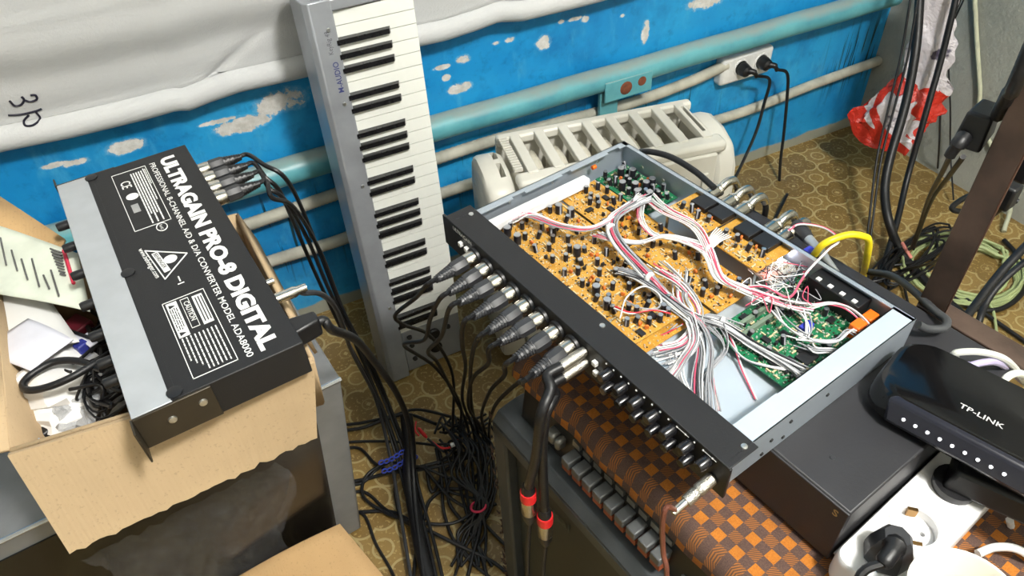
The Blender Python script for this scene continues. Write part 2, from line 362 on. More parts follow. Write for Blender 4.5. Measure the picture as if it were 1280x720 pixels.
# ================================================================== keyboard leaning on the foam
SILV = mat('silver_paint', (150, 154, 160), .38, .35, var=.05, scale=20)
SILD = mat('grey_key_panel', (122, 123, 118), .45, .2, var=.06)
KW = mat('white_key', (226, 228, 222), .3, var=.02)
KB = mat('black_key', (22, 22, 24), .28)
Ka = Vector((.3269, 1.1622, .7583)); Kd = Vector((-.0024, -.0131, -.1645)).normalized()     # a black key end and the downward axis
Kx = Vector((1, .015, 0)); Kx = (Kx - Kd * Kx.dot(Kd)).normalized(); Kn = Kd.cross(Kx) * 1.0
if Kn.y > 0: Kn = -Kn
def KP(w, t, h): return Ka + Kx * (w - .097) + Kd * (t - .066) + Kn * h            # w: from rear edge, t: from top end, h: above key tops
KR = Matrix((Kx, Kd, Kn)).transposed()
Lk = .066 + (KP(0, .066, 0).z - .004) / -Kd.z
kb = thing('midi_keyboard', 'silver midi keyboard standing on end against the wall', 'keyboard', KP(.09, Lk, -.04))
def kbox(mb, w0, w1, t0, t1, h0, h1): return mb.box(KP((w0 + w1) / 2, (t0 + t1) / 2, (h0 + h1) / 2), (abs(w1 - w0), abs(t1 - t0), abs(h1 - h0)), KR)
kp, t0 = .0236, .022
nk = 29; t1 = t0 + nk * kp
prof = [(-.038, -.06), (-.034, .004), (-.026, .012), (.011, .010), (.013, -.006), (.013, -.10), (-.03, -.10)]
mb = MB(); mb.prism([(a, b) for a, b in prof], KP(0, 0, 0), Kx, Kn, Kd * Lk); mb.build('rear_deck', SILV, kb, bev=.002)
mb = MB(); kbox(mb, .013, .146, .001, Lk - .002, -.098, -.02); mb.build('base_tray', SILV, kb, bev=.002)
mb = MB(); mb.prism([(-.03, -.045), (-.028, .006), (.013, .010), (.09, .004), (.150, -.006), (.150, -.06)], KP(0, 0, 0), Kx, Kn, Kd * (t0 - .002)); mb.build('end_cap', SILV, kb, bev=.003)
mb = MB(); kbox(mb, .013, .149, t1 + .001, Lk - .001, -.045, -.002); mb.build('control_panel', SILV, kb, bev=.003)
pat = [0, 1, 1, 1, 0, 1, 1]                                   # black key above white key i, counted down from the top C: C B A G F E D
km = MB().box((0, 0, 0), (.135, kp - .0012, .018)); kme = smesh(km, 'white_key', KW)
bmb = MB().hexa([(-.0475, -.0057, 0), (.0475, -.0057, 0), (.0475, .0057, 0), (-.0475, .0057, 0), (-.0475, -.0042, .0125), (.0425, -.0042, .0105), (.0425, .0042, .0105), (-.0475, .0042, .0125)]); bme = smesh(bmb, 'black_key', KB)
for i in range(nk):
    inst('white_key', kme, Matrix.Translation(KP(.0805, t0 + (i + .5) * kp, -.009)) @ KR.to_4x4(), kb)
    if i > 0 and i % 7 in (1, 2, 3, 5, 6) and i < nk - 1:
        inst('black_key', bme, Matrix.Translation(KP(.013 + .042, t0 + (i + 1) * kp, -.002)) @ KR.to_4x4(), kb)
for w, t in ((.05, t1 + .035), (.05, t1 + .075)):
    MB().lathe([(.014, 0), (.014, .004), (.011, .007)], KP(w + .035, t, -.002), Kn, 20).build('wheel', BLK2, kb)
for w, t in ((.03, t1 + .02), (.032, t1 + .045), (.033, t1 + .085), (.12, t1 + .03)):
    MB().lathe([(.006, 0), (.005, .004)], KP(w, t, -.002), Kn, 12).build('button', GREYB, kb)
for t in (.045, .17, .33, .62): MB().lathe([(.0035, 0), (.003, .002)], KP(-.002, t, .0112), Kn, 10).build('screw', SCREW, kb)
LG = mat('grey_print', (92, 94, 100), .5); LB = mat('blue_print', (58, 66, 120), .5)
text('brand_lettering', 'M-AUDIO', KP(.002, .150, .0113), -Kd, -Kx, .013, LB, kb, .01, .95)
text('model_lettering', 'KeyRig 49', KP(-.002, .085, .0113), -Kd, -Kx, .011, LG, kb, 0, .85)
# ================================================================== heater
CRM = mat('cream_enamel', (206, 204, 194), .38, var=.03, scale=14)
CRM2 = mat('cream_fins', (204, 200, 184), .5, var=.08, scale=22)
Hz = .50; Hl = Vector((.5065, 1.163, 0)); Hx = (Vector((.913, 1.0885, 0)) - Hl); HW = Hx.length; Hx.normalize(); Hy = Vector((Hx.y, -Hx.x, 0))      # Hy to the front
HD = .178
def HP(a, b, z): return Hl + Hx * a + Hy * b + Vector((0, 0, z))
HR = Matrix((Hx, -Hy, Vector((0, 0, 1)))).transposed()
ht = thing('oil_heater', 'cream oil-filled heater with slotted top standing below the teal pipe', 'heater', HP(HW / 2, HD / 2, 0))
def hbox(mb, a0, a1, b0, b1, z0, z1): return mb.box(HP((a0 + a1) / 2, (b0 + b1) / 2, (z0 + z1) / 2), (abs(a1 - a0), abs(b1 - b0), abs(z1 - z0)), HR)
def rr(w, h, r, n=6):                                         # rounded rectangle polygon
    o = []
    for cx, cy, a0 in ((w - r, h - r, 0), (r, h - r, 90), (r, r, 180), (w - r, r, 270)):
        for i in range(n + 1): a = R_(a0 + 90 * i / n); o.append((cx + r * math.cos(a), cy + r * math.sin(a)))
    return o
# two rounded end housings
EP = [(HD * .0 + x * HD, y * (Hz - .06) + .05) for x, y in ((0, 0), (1, 0), (1.02, .7), (.98, .88), (.86, .97), (.6, 1), (.3, 1), (.08, .96), (0, .86))]
for a0, w in ((-.055, .055), (HW - .02, .05)):
    eh = MB().prism(EP, HP(a0, 0, 0), Hy, (0, 0, 1), Hx * w).build('end_housing', CRM, ht, bev=.012)
    if a0 < 0: left_end = eh
for k in range(3): carve(left_end, MB().tube(spline([HP(-.0565 - .0, .03 + .0, Hz - .035 - k * .022), HP(-.0585, .09, Hz - .05 - k * .022), HP(-.0565, .15, Hz - .075 - k * .022)]), .0035, 8))
mb = MB(); hbox(mb, 0, HW, .0, .02, Hz - .02, Hz); mb.build('rear_rail', CRM, ht, bev=.005)
mb = MB(); hbox(mb, 0, HW, HD - .042, HD - .004, Hz - .026, Hz - .002); mb.build('front_rail', CRM, ht, bev=.008)
mb = MB(); hbox(mb, 0, HW - .02, HD - .012, HD, .07, Hz - .022); mb.build('front_shell', CRM, ht, bev=.004)
sl = [.035 + i * (HW - .065) / 7 for i in range(8)]
for i, a in enumerate(sl):
    mb = MB(); hbox(mb, a - .010, a + .010, .015, HD - .03, Hz - .016, Hz + .001); cb = mb.build('cross_bar', CRM, ht, bev=.002)
for i in range(7):
    a = (sl[i] + sl[i + 1]) / 2
    MB().prism([(b, z) for b, z in ((.012, .07), (.16, .07), (.16, .41), (.148, .445), (.12, .465), (.08, .474), (.035, .470), (.012, .45))], HP(a - .012, 0, 0), Hy, (0, 0, 1), Hx * .024).build('fin', CRM2, ht, bev=.008)
mb = MB(); hbox(mb, 0, HW, .012, HD - .02, .06, .41); mb.build('core', CRM2, ht); mb = MB(); hbox(mb, 0, HW - .01, 0, .008, .06, Hz - .01); mb.build('rear_shell', CRM, ht)
for k in range(14):
    mb = MB(); b = .02 + k * .0085; hbox(mb, .002, .018, b, b + .0045, Hz - .004, Hz + .003); mb.build('vent_slat', CRM, ht)
for b in (.03, .085): mb = MB(); hbox(mb, -.022, -.012, b, b + .04, Hz - .05, Hz + .03); carve(left_end, mb)
mb = MB(); hbox(mb, HW - .032, HW - .025, .03, HD - .05, Hz - .04, Hz + .02); carve(cb, mb)
for k in range(8):
    mb = MB(); a = .05 + k * .045; hbox(mb, a, a + .012, HD, HD + .006, .10, Hz - .06); mb.build('front_rib', CRM, ht, bev=.002)
for a in (.02, HW - .05):
    MB().lathe([(.028, 0), (.028, .02)], HP(a, .03, .029), Hx, 16).build('wheel', BLK2, ht); MB().lathe([(.028, 0), (.028, .02)], HP(a, HD - .03, .029), Hx, 16).build('wheel', BLK2, ht)
# ================================================================== silver cabinet with a black glass front, lower left
CASE = mat('grey_case_metal', (126, 128, 130), .42, .3, var=.05); GLS = mat('black_glass', (14, 14, 15), .16, var=.2, scale=5)
EDGE = mat('bright_trim', (205, 208, 210), .25, .8)
def mixv(a, b, t): return a + (b - a) * t
ca = P(-110, 729, .47); cb = P(426, 473, .47); cc = P(452, 660, .015)
cx = (cb - ca).normalized(); cyv = Vector((-cx.y, cx.x, 0))
low = cc - cb                                                   # direction of the right front edge downwards
cA, cB = ca, cb; cC = cb + low; cD = ca + low
cs = thing('glass_front_cabinet', 'grey metal cabinet with a black glass front under the cardboard box', 'cabinet', (cC + cD) / 2 + cyv * .2)
dep = cyv * .42
MB().hexa([cD, cC, cC + dep, cD + dep, cA, cB, cB + dep, cA + dep]).build('body', CASE, cs, bev=.004)
fn = -cyv * 1.0
def CF(a, b, o=0): return mixv(mixv(cA, cB, a), mixv(cD, cC, a), b) + fn * o
g0, g1, h0, h1 = .06, .915, .08, .86
MB().hexa([CF(g0, h1, -.002), CF(g1, h1, -.002), CF(g1, h1, .0025), CF(g0, h1, .0025), CF(g0, h0, -.002), CF(g1, h0, -.002), CF(g1, h0, .0025), CF(g0, h0, .0025)]).build('glass', GLS, cs)
MB().tube([CF(g0, h1 + .008, .003), CF(g1, h1 + .008, .003)], .0035, 8).build('lower_trim', EDGE, cs)
MB().tube([CF(0, 0, .001), CF(1, 0, .001)], .0032, 8).build('upper_trim', EDGE, cs)
# loose clear plastic film on the glass
s = NT('clear_film'); FILM = s.fin(lin((214, 218, 224)), .08, 0, Alpha=.10, IOR=1.6); s.bump(s.noise(s.obj(), 45, 5, .75, 1.5), 1., .02)
random.seed(3)
def film(a, b):
    q = CF(.28 + .5 * a + .04 * math.sin(7 * b), .22 + .72 * b * (1 - .2 * (1 - a)), .012 + .014 * abs(noise.noise(Vector((a * 9, b * 8, 2)))) + .006 * noise.noise(Vector((a * 24, b * 22, 5))))
    return q
tag(MB().grid(34, 26, film).build('plastic_film', FILM, fix=False, ang=20), 'crumpled clear plastic film clinging to the black glass cabinet front', 'plastic film')
# ================================================================== cardboard box with its load
def card_mat(name, col):
    s = NT(name); v = s.obj(); n1 = s.noise(v, 6, 4); n2 = s.noise(v, 260, 2); fl = s.n('TexWave'); s.l(s.mapv(v, (1, .05, .05)), fl.inputs[0]); fl.inputs['Scale'].default_value = 70; fl.inputs['Distortion'].default_value = .4
    c = s.mix(s.ramp(n1, .3, .7), lin([k * .94 for k in col]), lin([min(255, k * 1.05) for k in col])); c = s.mix(s.math('MULTIPLY', s.ramp(n2, .62, .7), .35), c, lin([k * .7 for k in col]))
    s.bump(s.math('ADD', s.math('MULTIPLY', fl.outputs['Fac'], .3), n2), .12, .002); return s.fin(c, .8)
CARD = card_mat('cardboard', (180, 156, 122)); CARD2 = card_mat('brown_cardboard', (186, 152, 106))
bx = thing('cardboard_box', 'open brown cardboard box of papers and cables under the rack converter', 'box', P(200, 560, .475) + Vector((0, .2, 0)))
fTL, fTR, fBL, fBR = P(10, 568, .692), P(392, 452, .692), P(88, 692, .575), P(396, 546, .575)
bk = Vector((-.02, .30, 0)); dn = Vector((0, 0, -.216)); ins = Vector((0, .125, 0))
def ragged(A, B, C, D, n=36):                                  # top A-B, bottom D-C with a torn lower edge
    random.seed(5); vs = []
    for i in range(n + 1):
        t = i / n; a = mixv(A, B, t); d = mixv(D, C, t) + (A - D).normalized() * (.004 * noise.noise(Vector((i * .8, 0, 0))) + .002 * random.random()); vs += [a, mixv(a, d, .5) , d]
    fs = []
    for i in range(n): k = 3 * i; fs += [(k, k + 1, k + 4, k + 3), (k + 1, k + 2, k + 5, k + 4)]
    return vs, fs
vs, fs = ragged(fTL, fTR, fBR, fBL); MB().add(vs, fs).build('front_flap', CARD, bx, smooth=False, solid=.005)
def panel(name, a, b, c, d, m=CARD, parent=None, th=.004): return MB().add([a, b, c, d], [(0, 1, 2, 3)]).build(name, m, parent or bx, solid=th)
iTL, iTR = fTL + Vector((0, .008, -.003)), fTR + Vector((0, .008, -.003))
panel('front_wall', iTL, iTR, iTR + dn + ins, iTL + dn + ins)
panel('right_wall', iTR, iTR + bk, iTR + bk + dn, iTR + dn + ins)
panel('back_wall', iTR + bk, iTL + bk, iTL + bk + dn, iTR + bk + dn)
panel('left_wall', iTL, iTL + bk, iTL + bk + dn, iTL + dn + ins)
panel('base', iTL + dn + ins, iTR + dn + ins, iTR + bk + dn, iTL + bk + dn)
# rear and left lids standing open
panel('rear_flap', P(-70, 200, .70), P(82, 300, .69), iTR * .2 + iTL * .8 + bk * .9, iTL + bk * .95, CARD2)
panel('left_flap', iTL + Vector((0, .0, 0)), iTL + bk * .6, iTL + bk * .6 + Vector((-.10, 0, .03)), iTL + Vector((-.10, .03, -.01)), CARD)
panel('right_flap', iTR + bk * .25, iTR + bk, iTR + bk + Vector((.012, 0, -.05)), iTR + bk * .25 + Vector((.014, 0, -.07)), CARD)
# contents
PAP = mat('white_paper', (222, 222, 220), .7, var=.03, scale=9); PAPL = mat('lilac_white_paper', (214, 214, 224), .6, var=.03); GRN = mat('pale_green_label', (206, 211, 196), .65, var=.05)
def sheet(name, pts, m, label, cat='paper', bend=.004):
    A, B, C, D = [P(*p) for p in pts]
    def f(a, b): q = mixv(mixv(A, B, a), mixv(D, C, a), b); return q + Vector((0, 0, bend * (noise.noise(q * 14) + math.sin(a * 3.1) * 1.2)))
    return tag(MB().grid(12, 10, f).build(name, m, fix=False, solid=.0015, ang=60), label, cat)
pk = sheet('parcel_wrapper', [(-60, 268, .705), (98, 318, .70), (112, 388, .69), (-60, 362, .69)], GRN, 'creased pale green parcel label sheet with a barcode leaning on the brown flap', 'parcel sheet', .005)
def onsheet(pts, a, b, h=.003):
    A, B, C, D = [P(*p) for p in pts]; return mixv(mixv(A, B, a), mixv(D, C, a), b) + Vector((0, 0, h + .005 * math.sin(a * 3.1) * 1.2))
SH = [(-60, 268, .705), (98, 318, .70), (112, 388, .69), (-60, 362, .69)]
RED = mat('red_ink', (206, 48, 76), .6); GRI = mat('grey_ink', (92, 92, 90), .6)
MB().tube([onsheet(SH, .90, .06), onsheet(SH, .93, .62)], .0022, 6).build('red_stripe', RED, pk)
random.seed(11)
for k in range(9): MB().tube([onsheet(SH, .80 + .05 * k / 9, .12 + .05 * k), onsheet(SH, .88, .12 + .05 * k)], .0009 + .0008 * random.random(), 5).build('barcode_bar', GRI, pk)
for a, b, l in ((.42, .2, .4), (.5, .35, .3), (.57, .45, .3), (.65, .4, .42), (.72, .62, .2), (.78, .5, .4), (.36, .3, .3)): MB().tube([onsheet(SH, a, b), onsheet(SH, a + .03, b + l)], .0011, 5).build('print_line', GRI, pk)
sheet('paper_sheet', [(-40, 360, .665), (60, 372, .665), (100, 428, .66), (-20, 470, .655)], PAP, 'crumpled white paper sheet below the parcel label in the box', 'paper', .006)
sheet('leaflet', [(35, 398, .672), (92, 425, .672), (40, 466, .668), (-30, 440, .668)], PAPL, 'flat lilac-white leaflet lying among the cables in the cardboard box')
def crumple(name, c, rx, ry, rz, m, label, cat, seed, amp=.35, n=20, seg=14):
    random.seed(seed); off = Vector((seed * 7.3, 1.7, 3.1))
    vs, fs = [], []
    for j in range(seg + 1):
        th = math.pi * j / seg
        for i in range(n):
            ph = 2 * math.pi * i / n; d = Vector((math.sin(th) * math.cos(ph), math.sin(th) * math.sin(ph), math.cos(th)))
            k = 1 + amp * noise.noise(d * 1.7 + off) + amp * .55 * noise.noise(d * 4.5 + off); vs.append(Vector(c) + Vector((d.x * rx, d.y * ry, d.z * rz)) * k)
    fs = [(j * n + i, j * n + (i + 1) % n, (j + 1) * n + (i + 1) % n, (j + 1) * n + i) for j in range(seg) for i in range(n)]
    return tag(MB().add(vs, fs).build(name, m, ang=28), label, cat)
TIS = mat('soft_white_wrap', (226, 226, 224), .75, var=.03)
crumple('foam_wrap', P(62, 478, .625), .062, .045, .03, TIS, 'folded soft white wrapping under the black cable loop', 'wrapping', 2)
crumple('foam_wrap', P(88, 508, .60), .05, .04, .03, TIS, 'crumpled white wrapping beside the metal mesh in the box', 'wrapping', 4)
s = NT('crinkled_clear_bag'); BAG = s.fin(lin((200, 204, 208)), .14, 0, Alpha=.55); s.bump(s.noise(s.obj(), 60, 5, .7), .9, .01)
crumple('plastic_bag', P(112, 500, .605), .05, .04, .025, BAG, 'clear crinkled plastic bag beside the white wrapping in the box', 'plastic bag', 6, .5)
crumple('plastic_bag', P(20, 500, .60), .05, .06, .025, BAG, 'clear plastic bag bulging near the left wall of the box', 'plastic bag', 8, .5)
cable('audio_cable', pxp([(128, 462, .67), (100, 452, .668), (70, 452, .668), (42, 466, .668), (29, 480, .668), (36, 488, .67), (62, 483, .672), (92, 470, .674), (122, 452, .672), (140, 440, .665)]), .0042, BLK, 'thick black cable loop lying over the white wrapping in the box')
random.seed(21)
for k in range(16):
    c = Vector((random.uniform(92, 142), random.uniform(398, 505), 0)); pts = []
    for j in range(5): pts.append(P(c.x + random.uniform(-28, 28), c.y + random.uniform(-26, 26), random.uniform(.615, .66)))
    cable('thin_cable', pts, random.choice((.0016, .0022, .003)), BLK, 'thin black cable tangled beneath the edge of the rack converter in the box', 'cable', 'tangled cables in the cardboard box', n=6)
MESHM = mat('silver_mesh', (150, 148, 140), .35, .8, var=.35, scale=160, bump=.6, bscale=400)
mg = tag(MB().lathe([(.001, .0), (.016, .004), (.019, .014), (.014, .026), (.001, .031)], P(80, 532, .595), (.3, .2, 1), 18).build('microphone', MESHM), 'small round silver microphone mesh at the front wall of the box', 'microphone')
MB().box(P(64, 534, .60), (.035, .028, .022), Matrix.Rotation(.5, 3, 'Z')).build('adapter_block', BLK2, mg, bev=.003)
def ring_wire(name, c, r, label):
    return tag(MB().tube([Vector(c) + Vector((r * math.cos(w * .35), r * 1.2 * math.sin(w * .35), .004 * math.sin(w))) for w in range(37)], .0011, 5).build(name, BLK), label, 'cable')
for k, (a, b) in enumerate(((132, 478), (135, 488), (140, 492))): ring_wire('coiled_lead', P(a, b, .64), .022 + .003 * k, ['small coil of thin black lead beside the clear bag, uppermost', 'small coil of thin black lead beside the clear bag, middle', 'small coil of thin black lead beside the clear bag, lowest'][k])
cable('white_strap', pxp([(-20, 522, .63), (10, 535, .632), (30, 548, .63), (48, 552, .622)]), .004, mat('grey_strap', (170, 172, 180), .5), 'pale grey strap running to the front wall of the box', 'strap')
for nm, px, cl, lb in (('red_box', (92, 415, .63), (92, 22, 34), 'dark red small box half hidden under the parcel label'), ('blue_connector', (104, 436, .645), (40, 48, 130), 'small blue connector among the tangled cables in the box')):
    tag(MB().box(P(*px), (.04 if 'red' in nm else .014, .03 if 'red' in nm else .012, .02), Matrix.Rotation(.6, 3, 'Z')).build(nm, mat(nm + '_plastic', cl, .5), bev=.002), lb, nm.replace('_', ' '))
MB_ = [((86, 418, .652), (114, 428, .652)), ((104, 418, .655), (118, 432, .652))]
for k, (a, b) in enumerate(MB_): tag(MB().box((P(*a) + P(*b)) / 2, ((P(*b) - P(*a)).length, .010, .0012), Matrix.Rotation(math.atan2((P(*b) - P(*a)).y, (P(*b) - P(*a)).x), 3, 'Z')).build('paper_strip', PAPL), ['small white paper strip next to the lilac leaflet', 'small white paper strip tucked under the converter edge'][k], 'paper')
# loose cardboard lying on the floor in front of the cabinet
co = P(300, 745, .30)
def looseflap(a, b):
    A, B, C, D = P(295, 722, .12), P(425, 655, .14), P(500, 745, .05), P(310, 800, .05)
    q = mixv(mixv(A, B, a), mixv(D, C, a), b); r = min(1, ((1 - a) ** 2 + b * 0 + .0)); return q + Vector((0, 0, .006 * math.sin(a * 3)))
tag(MB().grid(8, 8, looseflap).build('cardboard_flap', CARD2, fix=False, solid=.005), 'loose tan cardboard sheet propped in front of the glass cabinet', 'cardboard')
# ================================================================== closed rack converter on the cardboard box
ZL = .74; LO = P(70, 232, ZL); LA = Vector((.1057, -.9944, 0)); LD = Vector((.9944, .1057, 0)); LW, LDP = .448, .165
def LP(a, d, z=0): return LO + LA * a + LD * d + Vector((0, 0, z))
LR = Matrix((LA, LD, Vector((0, 0, 1)))).transposed()
BPAINT = mat('black_powder_coat', (21, 21, 23), .55, var=.06, bump=.25, bscale=500, bd=.0006)
GFL = mat('grey_anodised', (170, 174, 178), .5, .2, var=.03)
BRK = mat('bronze_bracket', (62, 56, 46), .42, .5)
lu = thing('rack_converter', 'black rack converter with white lettering lying on the cardboard box', 'rack unit', LP(LW / 2, LDP / 2, -.046))
def lbox(mb, a0, a1, d0, d1, z0, z1): return mb.box(LP((a0 + a1) / 2, (d0 + d1) / 2, (z0 + z1) / 2), (abs(a1 - a0), abs(d1 - d0), abs(z1 - z0)), LR)
mb = MB(); lbox(mb, 0, LW, .036, LDP, -.044, 0); mb.build('cover', BPAINT, lu, bev=.0012)
mb = MB(); mb.prism([(0, -.044), (.038, -.044), (.038, -.0006), (0, -.0006)], LP(0, 0), LD, (0, 0, 1), LA * LW); mb.build('front_flange', GFL, lu, bev=.001)
mb = MB(); lbox(mb, .0, LW, .0385, .043, -.001, .0006); mb.build('cover_lip', BPAINT, lu)
for a in (.01, .236, LW - .008): MB().lathe([(.0075, 0), (.0075, .0015), (.005, .0022)], LP(a, .0415, 0), (0, 0, 1), 14).build('screw', BLK2, lu)
# side brackets with rack ears
for a0, a1 in ((LW, LW + .003), (-.003, 0)):
    mb = MB(); lbox(mb, a0, a1, 0, .072, -.043, -.001); mb.build('side_bracket', BRK, lu, bev=.0008)
    mb = MB(); e = 1 if a0 > 0 else -1; q = (LW if e > 0 else 0); lbox(mb, min(q, q + e * .02), max(q, q + e * .02), -.002, 0, -.044, -.001); mb.build('rack_ear', BRK, lu, bev=.0008)
    for d, z in ((.03, -.020), (.06, -.016)):
        MB().lathe([(.0042, 0), (.0038, .0016), (.002, .0022)], LP(a1 if e > 0 else a0, d, z), LA * e, 12).build('bracket_screw', SCREW, lu)
# front knobs seen past the flange
for a in (.075, .125, .185, .245, .30, .345, .375):
    MB().lathe([(.0055, 0), (.0055, .013), (.0048, .0155)], LP(a, 0, -.014), -LD, 14).build('front_knob', BLK2, lu)
# print
def ltx(body, a, d, size, bold=.0, xs=1., nm='lettering', sp=1.): return text(nm, body, LP(a, d, .0004), LA, LD, size, PRINT, lu, bold, xs, space=sp)
def fit(body, a0, a1, d, size, bold=0., nm='lettering'):
    o = ltx(body, a0, d, size, bold, 1., nm); xs = [(v.co - LP(a0, d)).dot(LA) for v in o.data.vertices]; k = (a1 - a0) / (max(xs) - min(xs)); x0 = min(xs)
    for v in o.data.vertices:
        c = v.co - LP(a0, d); v.co = v.co + LA * ((c.dot(LA) - x0) * k - c.dot(LA))
    return o
fit('ULTRAGAIN PRO-8 DIGITAL', .018, .437, .1275,   .0245, .05, 'title_lettering')
fit('PROFESSIONAL 8-CHANNEL A/D & D/A CONVERTER MODEL ADA8000', .022, .437, .1125, .0098, .006, 'subtitle_lettering')
outline(MB(), LP(.022, .064, .0002), LA, LD, .141, .043, .0008).build('print_frame', PRINT, lu)
outline(MB(), LP(.31, .0605, .0002), LA, LD, .124, .044, .0008).build('print_frame', PRINT, lu)
def fine(a0, a1, d, seed, h=.0016, nm='fine_print'):         # a row of tiny word blocks: lettering too small to read
    random.seed(seed); mb = MB(); a = a0
    while a < a1:
        w = random.uniform(.003, .009); w = min(w, a1 - a); mb.box(LP(a + w / 2, d, .0003), (w, h, .0004), LR); a += w + .0013
    mb.build(nm, PRINT, lu, smooth=False)
for k in range(5): fine(.032, .158 - (k % 2) * .02, .0865 + k * .0032, k, .0017)
fine(.028, .11, .1025, 9, .0014); fine(.03, .07, .1045, 10, .001)
for k in range(9): fine(.374, .374 + (.055 if k > 2 else .035 + .006 * k), .0655 + k * .0042, 30 + k, .0013)
ltx('CE', .045, .0705, .017, .01, .9, 'ce_mark')
ng = MB()
ng.lathe([(.0075, 0), (.0075, .0004)], LP(.086, .0775, .0002), (0, 0, 1), 22); ng.build('approval_mark', PRINT, lu)
ltx('C', .0805, .0735, .0095, .01, 1., 'mark_letter').data.materials[0] = BPAINT
mb = MB(); lbox(mb, .105, .124, .0715, .080, .0001, .0005); mb.build('print_plate', mat('grey_print_plate', (150, 150, 150), .5), lu)
MB().tube([LP(.172 + .0085 * math.cos(w * .3142), .0935 + .006 * math.sin(w * .3142), .0003) for w in range(21)], .0006, 5).build('oval_mark', PRINT, lu)
text('oval_text', 'RoHS', LP(.1665, .0915, .0003), LA, LD, .0045, PRINT, lu)
# triangle emblem: plain warning triangle with a bar
tr = [LP(.204, .0665, .0004), LP(.242, .105, .0004), LP(.272, .072, .0004)]
T0, T1, T2 = LP(.205, .068, .0004), LP(.238, .106, .0004), LP(.273, .0665, .0004)
T0, T1, T2 = LP(.207, .066, .0004), LP(.240, .1055, .0004), LP(.271, .0735, .0004)
for a, b in ((T0, T1), (T1, T2), (T2, T0)): MB().tube([a, b], .0008, 5).build('triangle_edge', PRINT, lu)
cen = (T0 + T1 + T2) / 3
MB().lathe([(.0075, 0), (.0075, .0004)], mixv(cen, T1, .22), (0, 0, 1), 16).build('emblem_disc', PRINT, lu)
e1 = (T2 - T0).normalized(); e2 = Vector((-e1.y, e1.x, 0)); 
if e2.dot(T1 - T0) < 0: e2 = -e2
MB().box(mixv(T0, T2, .5) + e2 * .007, (.042, .007, .0004), Matrix((e1, e2, e1.cross(e2))).transposed()).build('emblem_bar', PRINT, lu)
text('emblem_text', 'BEHRINGER', mixv(T0, T2, .5) - e1 * .019 + e2 * .005 + Vector((0, 0, .0004)), e1, e2, .0062, BPAINT, lu, .01)
text('web_lettering', 'www.behringer.com', LP(.200, .060, .0003), (LA * .95 + LD * .08), (LD * .95 - LA * .08), .0078, PRINT, lu, .01)
mb = MB(); lbox(mb, .287, .2885, .083, .09, .0001, .0004); lbox(mb, .2745, .284, .086, .0875, .0001, .0004); mb.build('bin_mark', PRINT, lu)
mb = MB(); lbox(mb, .3135, .372, .0635, .0745, .0001, .0005); mb.build('caution_plate', PRINT, lu)
for a in (.3175, .364): MB().prism([(0, 0), (.006, .0), (.003, .0065)], LP(a, .0655, .0006), LA, LD, (0, 0, .0003)).build('caution_triangle', BPAINT, lu)
outline(MB(), LP(.3145, .078, .0002), LA, LD, .05, .0085, .0006).build('caution_frame', PRINT, lu)
text('caution_lettering', 'CAUTION', LP(.32, .0805, .0003), LA, LD, .0075, PRINT, lu, .01, 1.)
mb = MB(); lbox(mb, .3165, .366, .090, .1005, .0001, .0005); mb.build('warning_plate', PRINT, lu)
random.seed(3)
for k in range(4):
    mb = MB(); a = .326
    while a < .36: w = random.uniform(.002, .005); mb.box(LP(a, .0655 + k * .0022, .00075), (w, .0009, .0003), LR); a += w + .001
    mb.build('caution_text', BPAINT, lu, smooth=False)
for k in range(3): mb = MB(); lbox(mb, .32, .362, .0922 + k * .003, .0934 + k * .003, .0005, .0008); mb.build('warning_text', BPAINT, lu, smooth=False)
# rear plugs
def xlr(root, o, ax, L=1., shell=True, bootmat=None):           # straight cable connector: nickel shell, black grip, ribbed boot; returns the end
    ax = Vector(ax).normalized(); o = Vector(o)
    MB().lathe([(.0092, 0), (.0095, .002), (.0095, .016 * L), (.0088, .018 * L)], o, ax, 18).build('nickel_ring', NICK, root)
    MB().lathe([(.0090, 0), (.0098, .003), (.0098, .017), (.0088, .020)], o + ax * .017 * L, ax, 8).build('grip', GREYB, root, ang=25)
    pr = []
    for k in range(8): h = k * .0032; r = .0085 - k * .00052; pr += [(r, h), (r, h + .0022), (r - .0008, h + .0023), (r - .0008, h + .0031)]
    MB().lathe(pr, o + ax * (.017 * L + .019), ax, 12).build('boot', bootmat or GREYB, root, ang=30)
    return o + ax * (.017 * L + .044)
# ================================================================== cabinet with the checked cloth, front of the right-hand pile
ZC = .58
def cloth_mat():
    s = NT('checked_cloth'); v = s.obj(True); mv = s.mapv(v, (1, 1, 1), (0, 0, -UA)); c = s.n('VectorMath', operation='SCALE'); s.l(mv, c.inputs[0]); c.inputs['Scale'].default_value = 1 / .0118
    x, y, z = s.sep(c.outputs[0]); z = s.math('ADD', z, 0.)
    x = s.math('SUBTRACT', x, s.math('MULTIPLY', z, .85))
    fx, fy = s.math('FLOOR', x), s.math('FLOOR', y)
    fxm, fym = s.math('FLOORED_MODULO', fx, 2.), s.math('FLOORED_MODULO', fy, 2.)
    both0 = s.math('LESS_THAN', s.math('ADD', fxm, fym), .5); both1 = s.math('GREATER_THAN', s.math('ADD', fxm, fym), 1.5)
    st = s.math('GREATER_THAN', s.math('FRACT', s.math('MULTIPLY', s.math('ADD', x, y), 4.)), .5)
    n1 = s.noise(v, 900, 2); n2 = s.noise(v, 30, 3)
    col = s.mix(s.ramp(n1, .35, .65), lin((74, 54, 48)), lin((92, 70, 60)))
    col = s.mix(both0, col, s.mix(s.ramp(n1, .3, .7), lin((158, 92, 20)), lin((184, 114, 34))))
    col = s.mix(both1, col, s.mix(st, lin((84, 60, 44)), lin((148, 92, 40))))
    col = s.mix(s.math('MULTIPLY', s.ramp(n2, .5, .8), .3), col, lin((60, 44, 36)))
    s.bump(n1, .3, .001); return s.fin(col, .9)
CLOTH = cloth_mat()
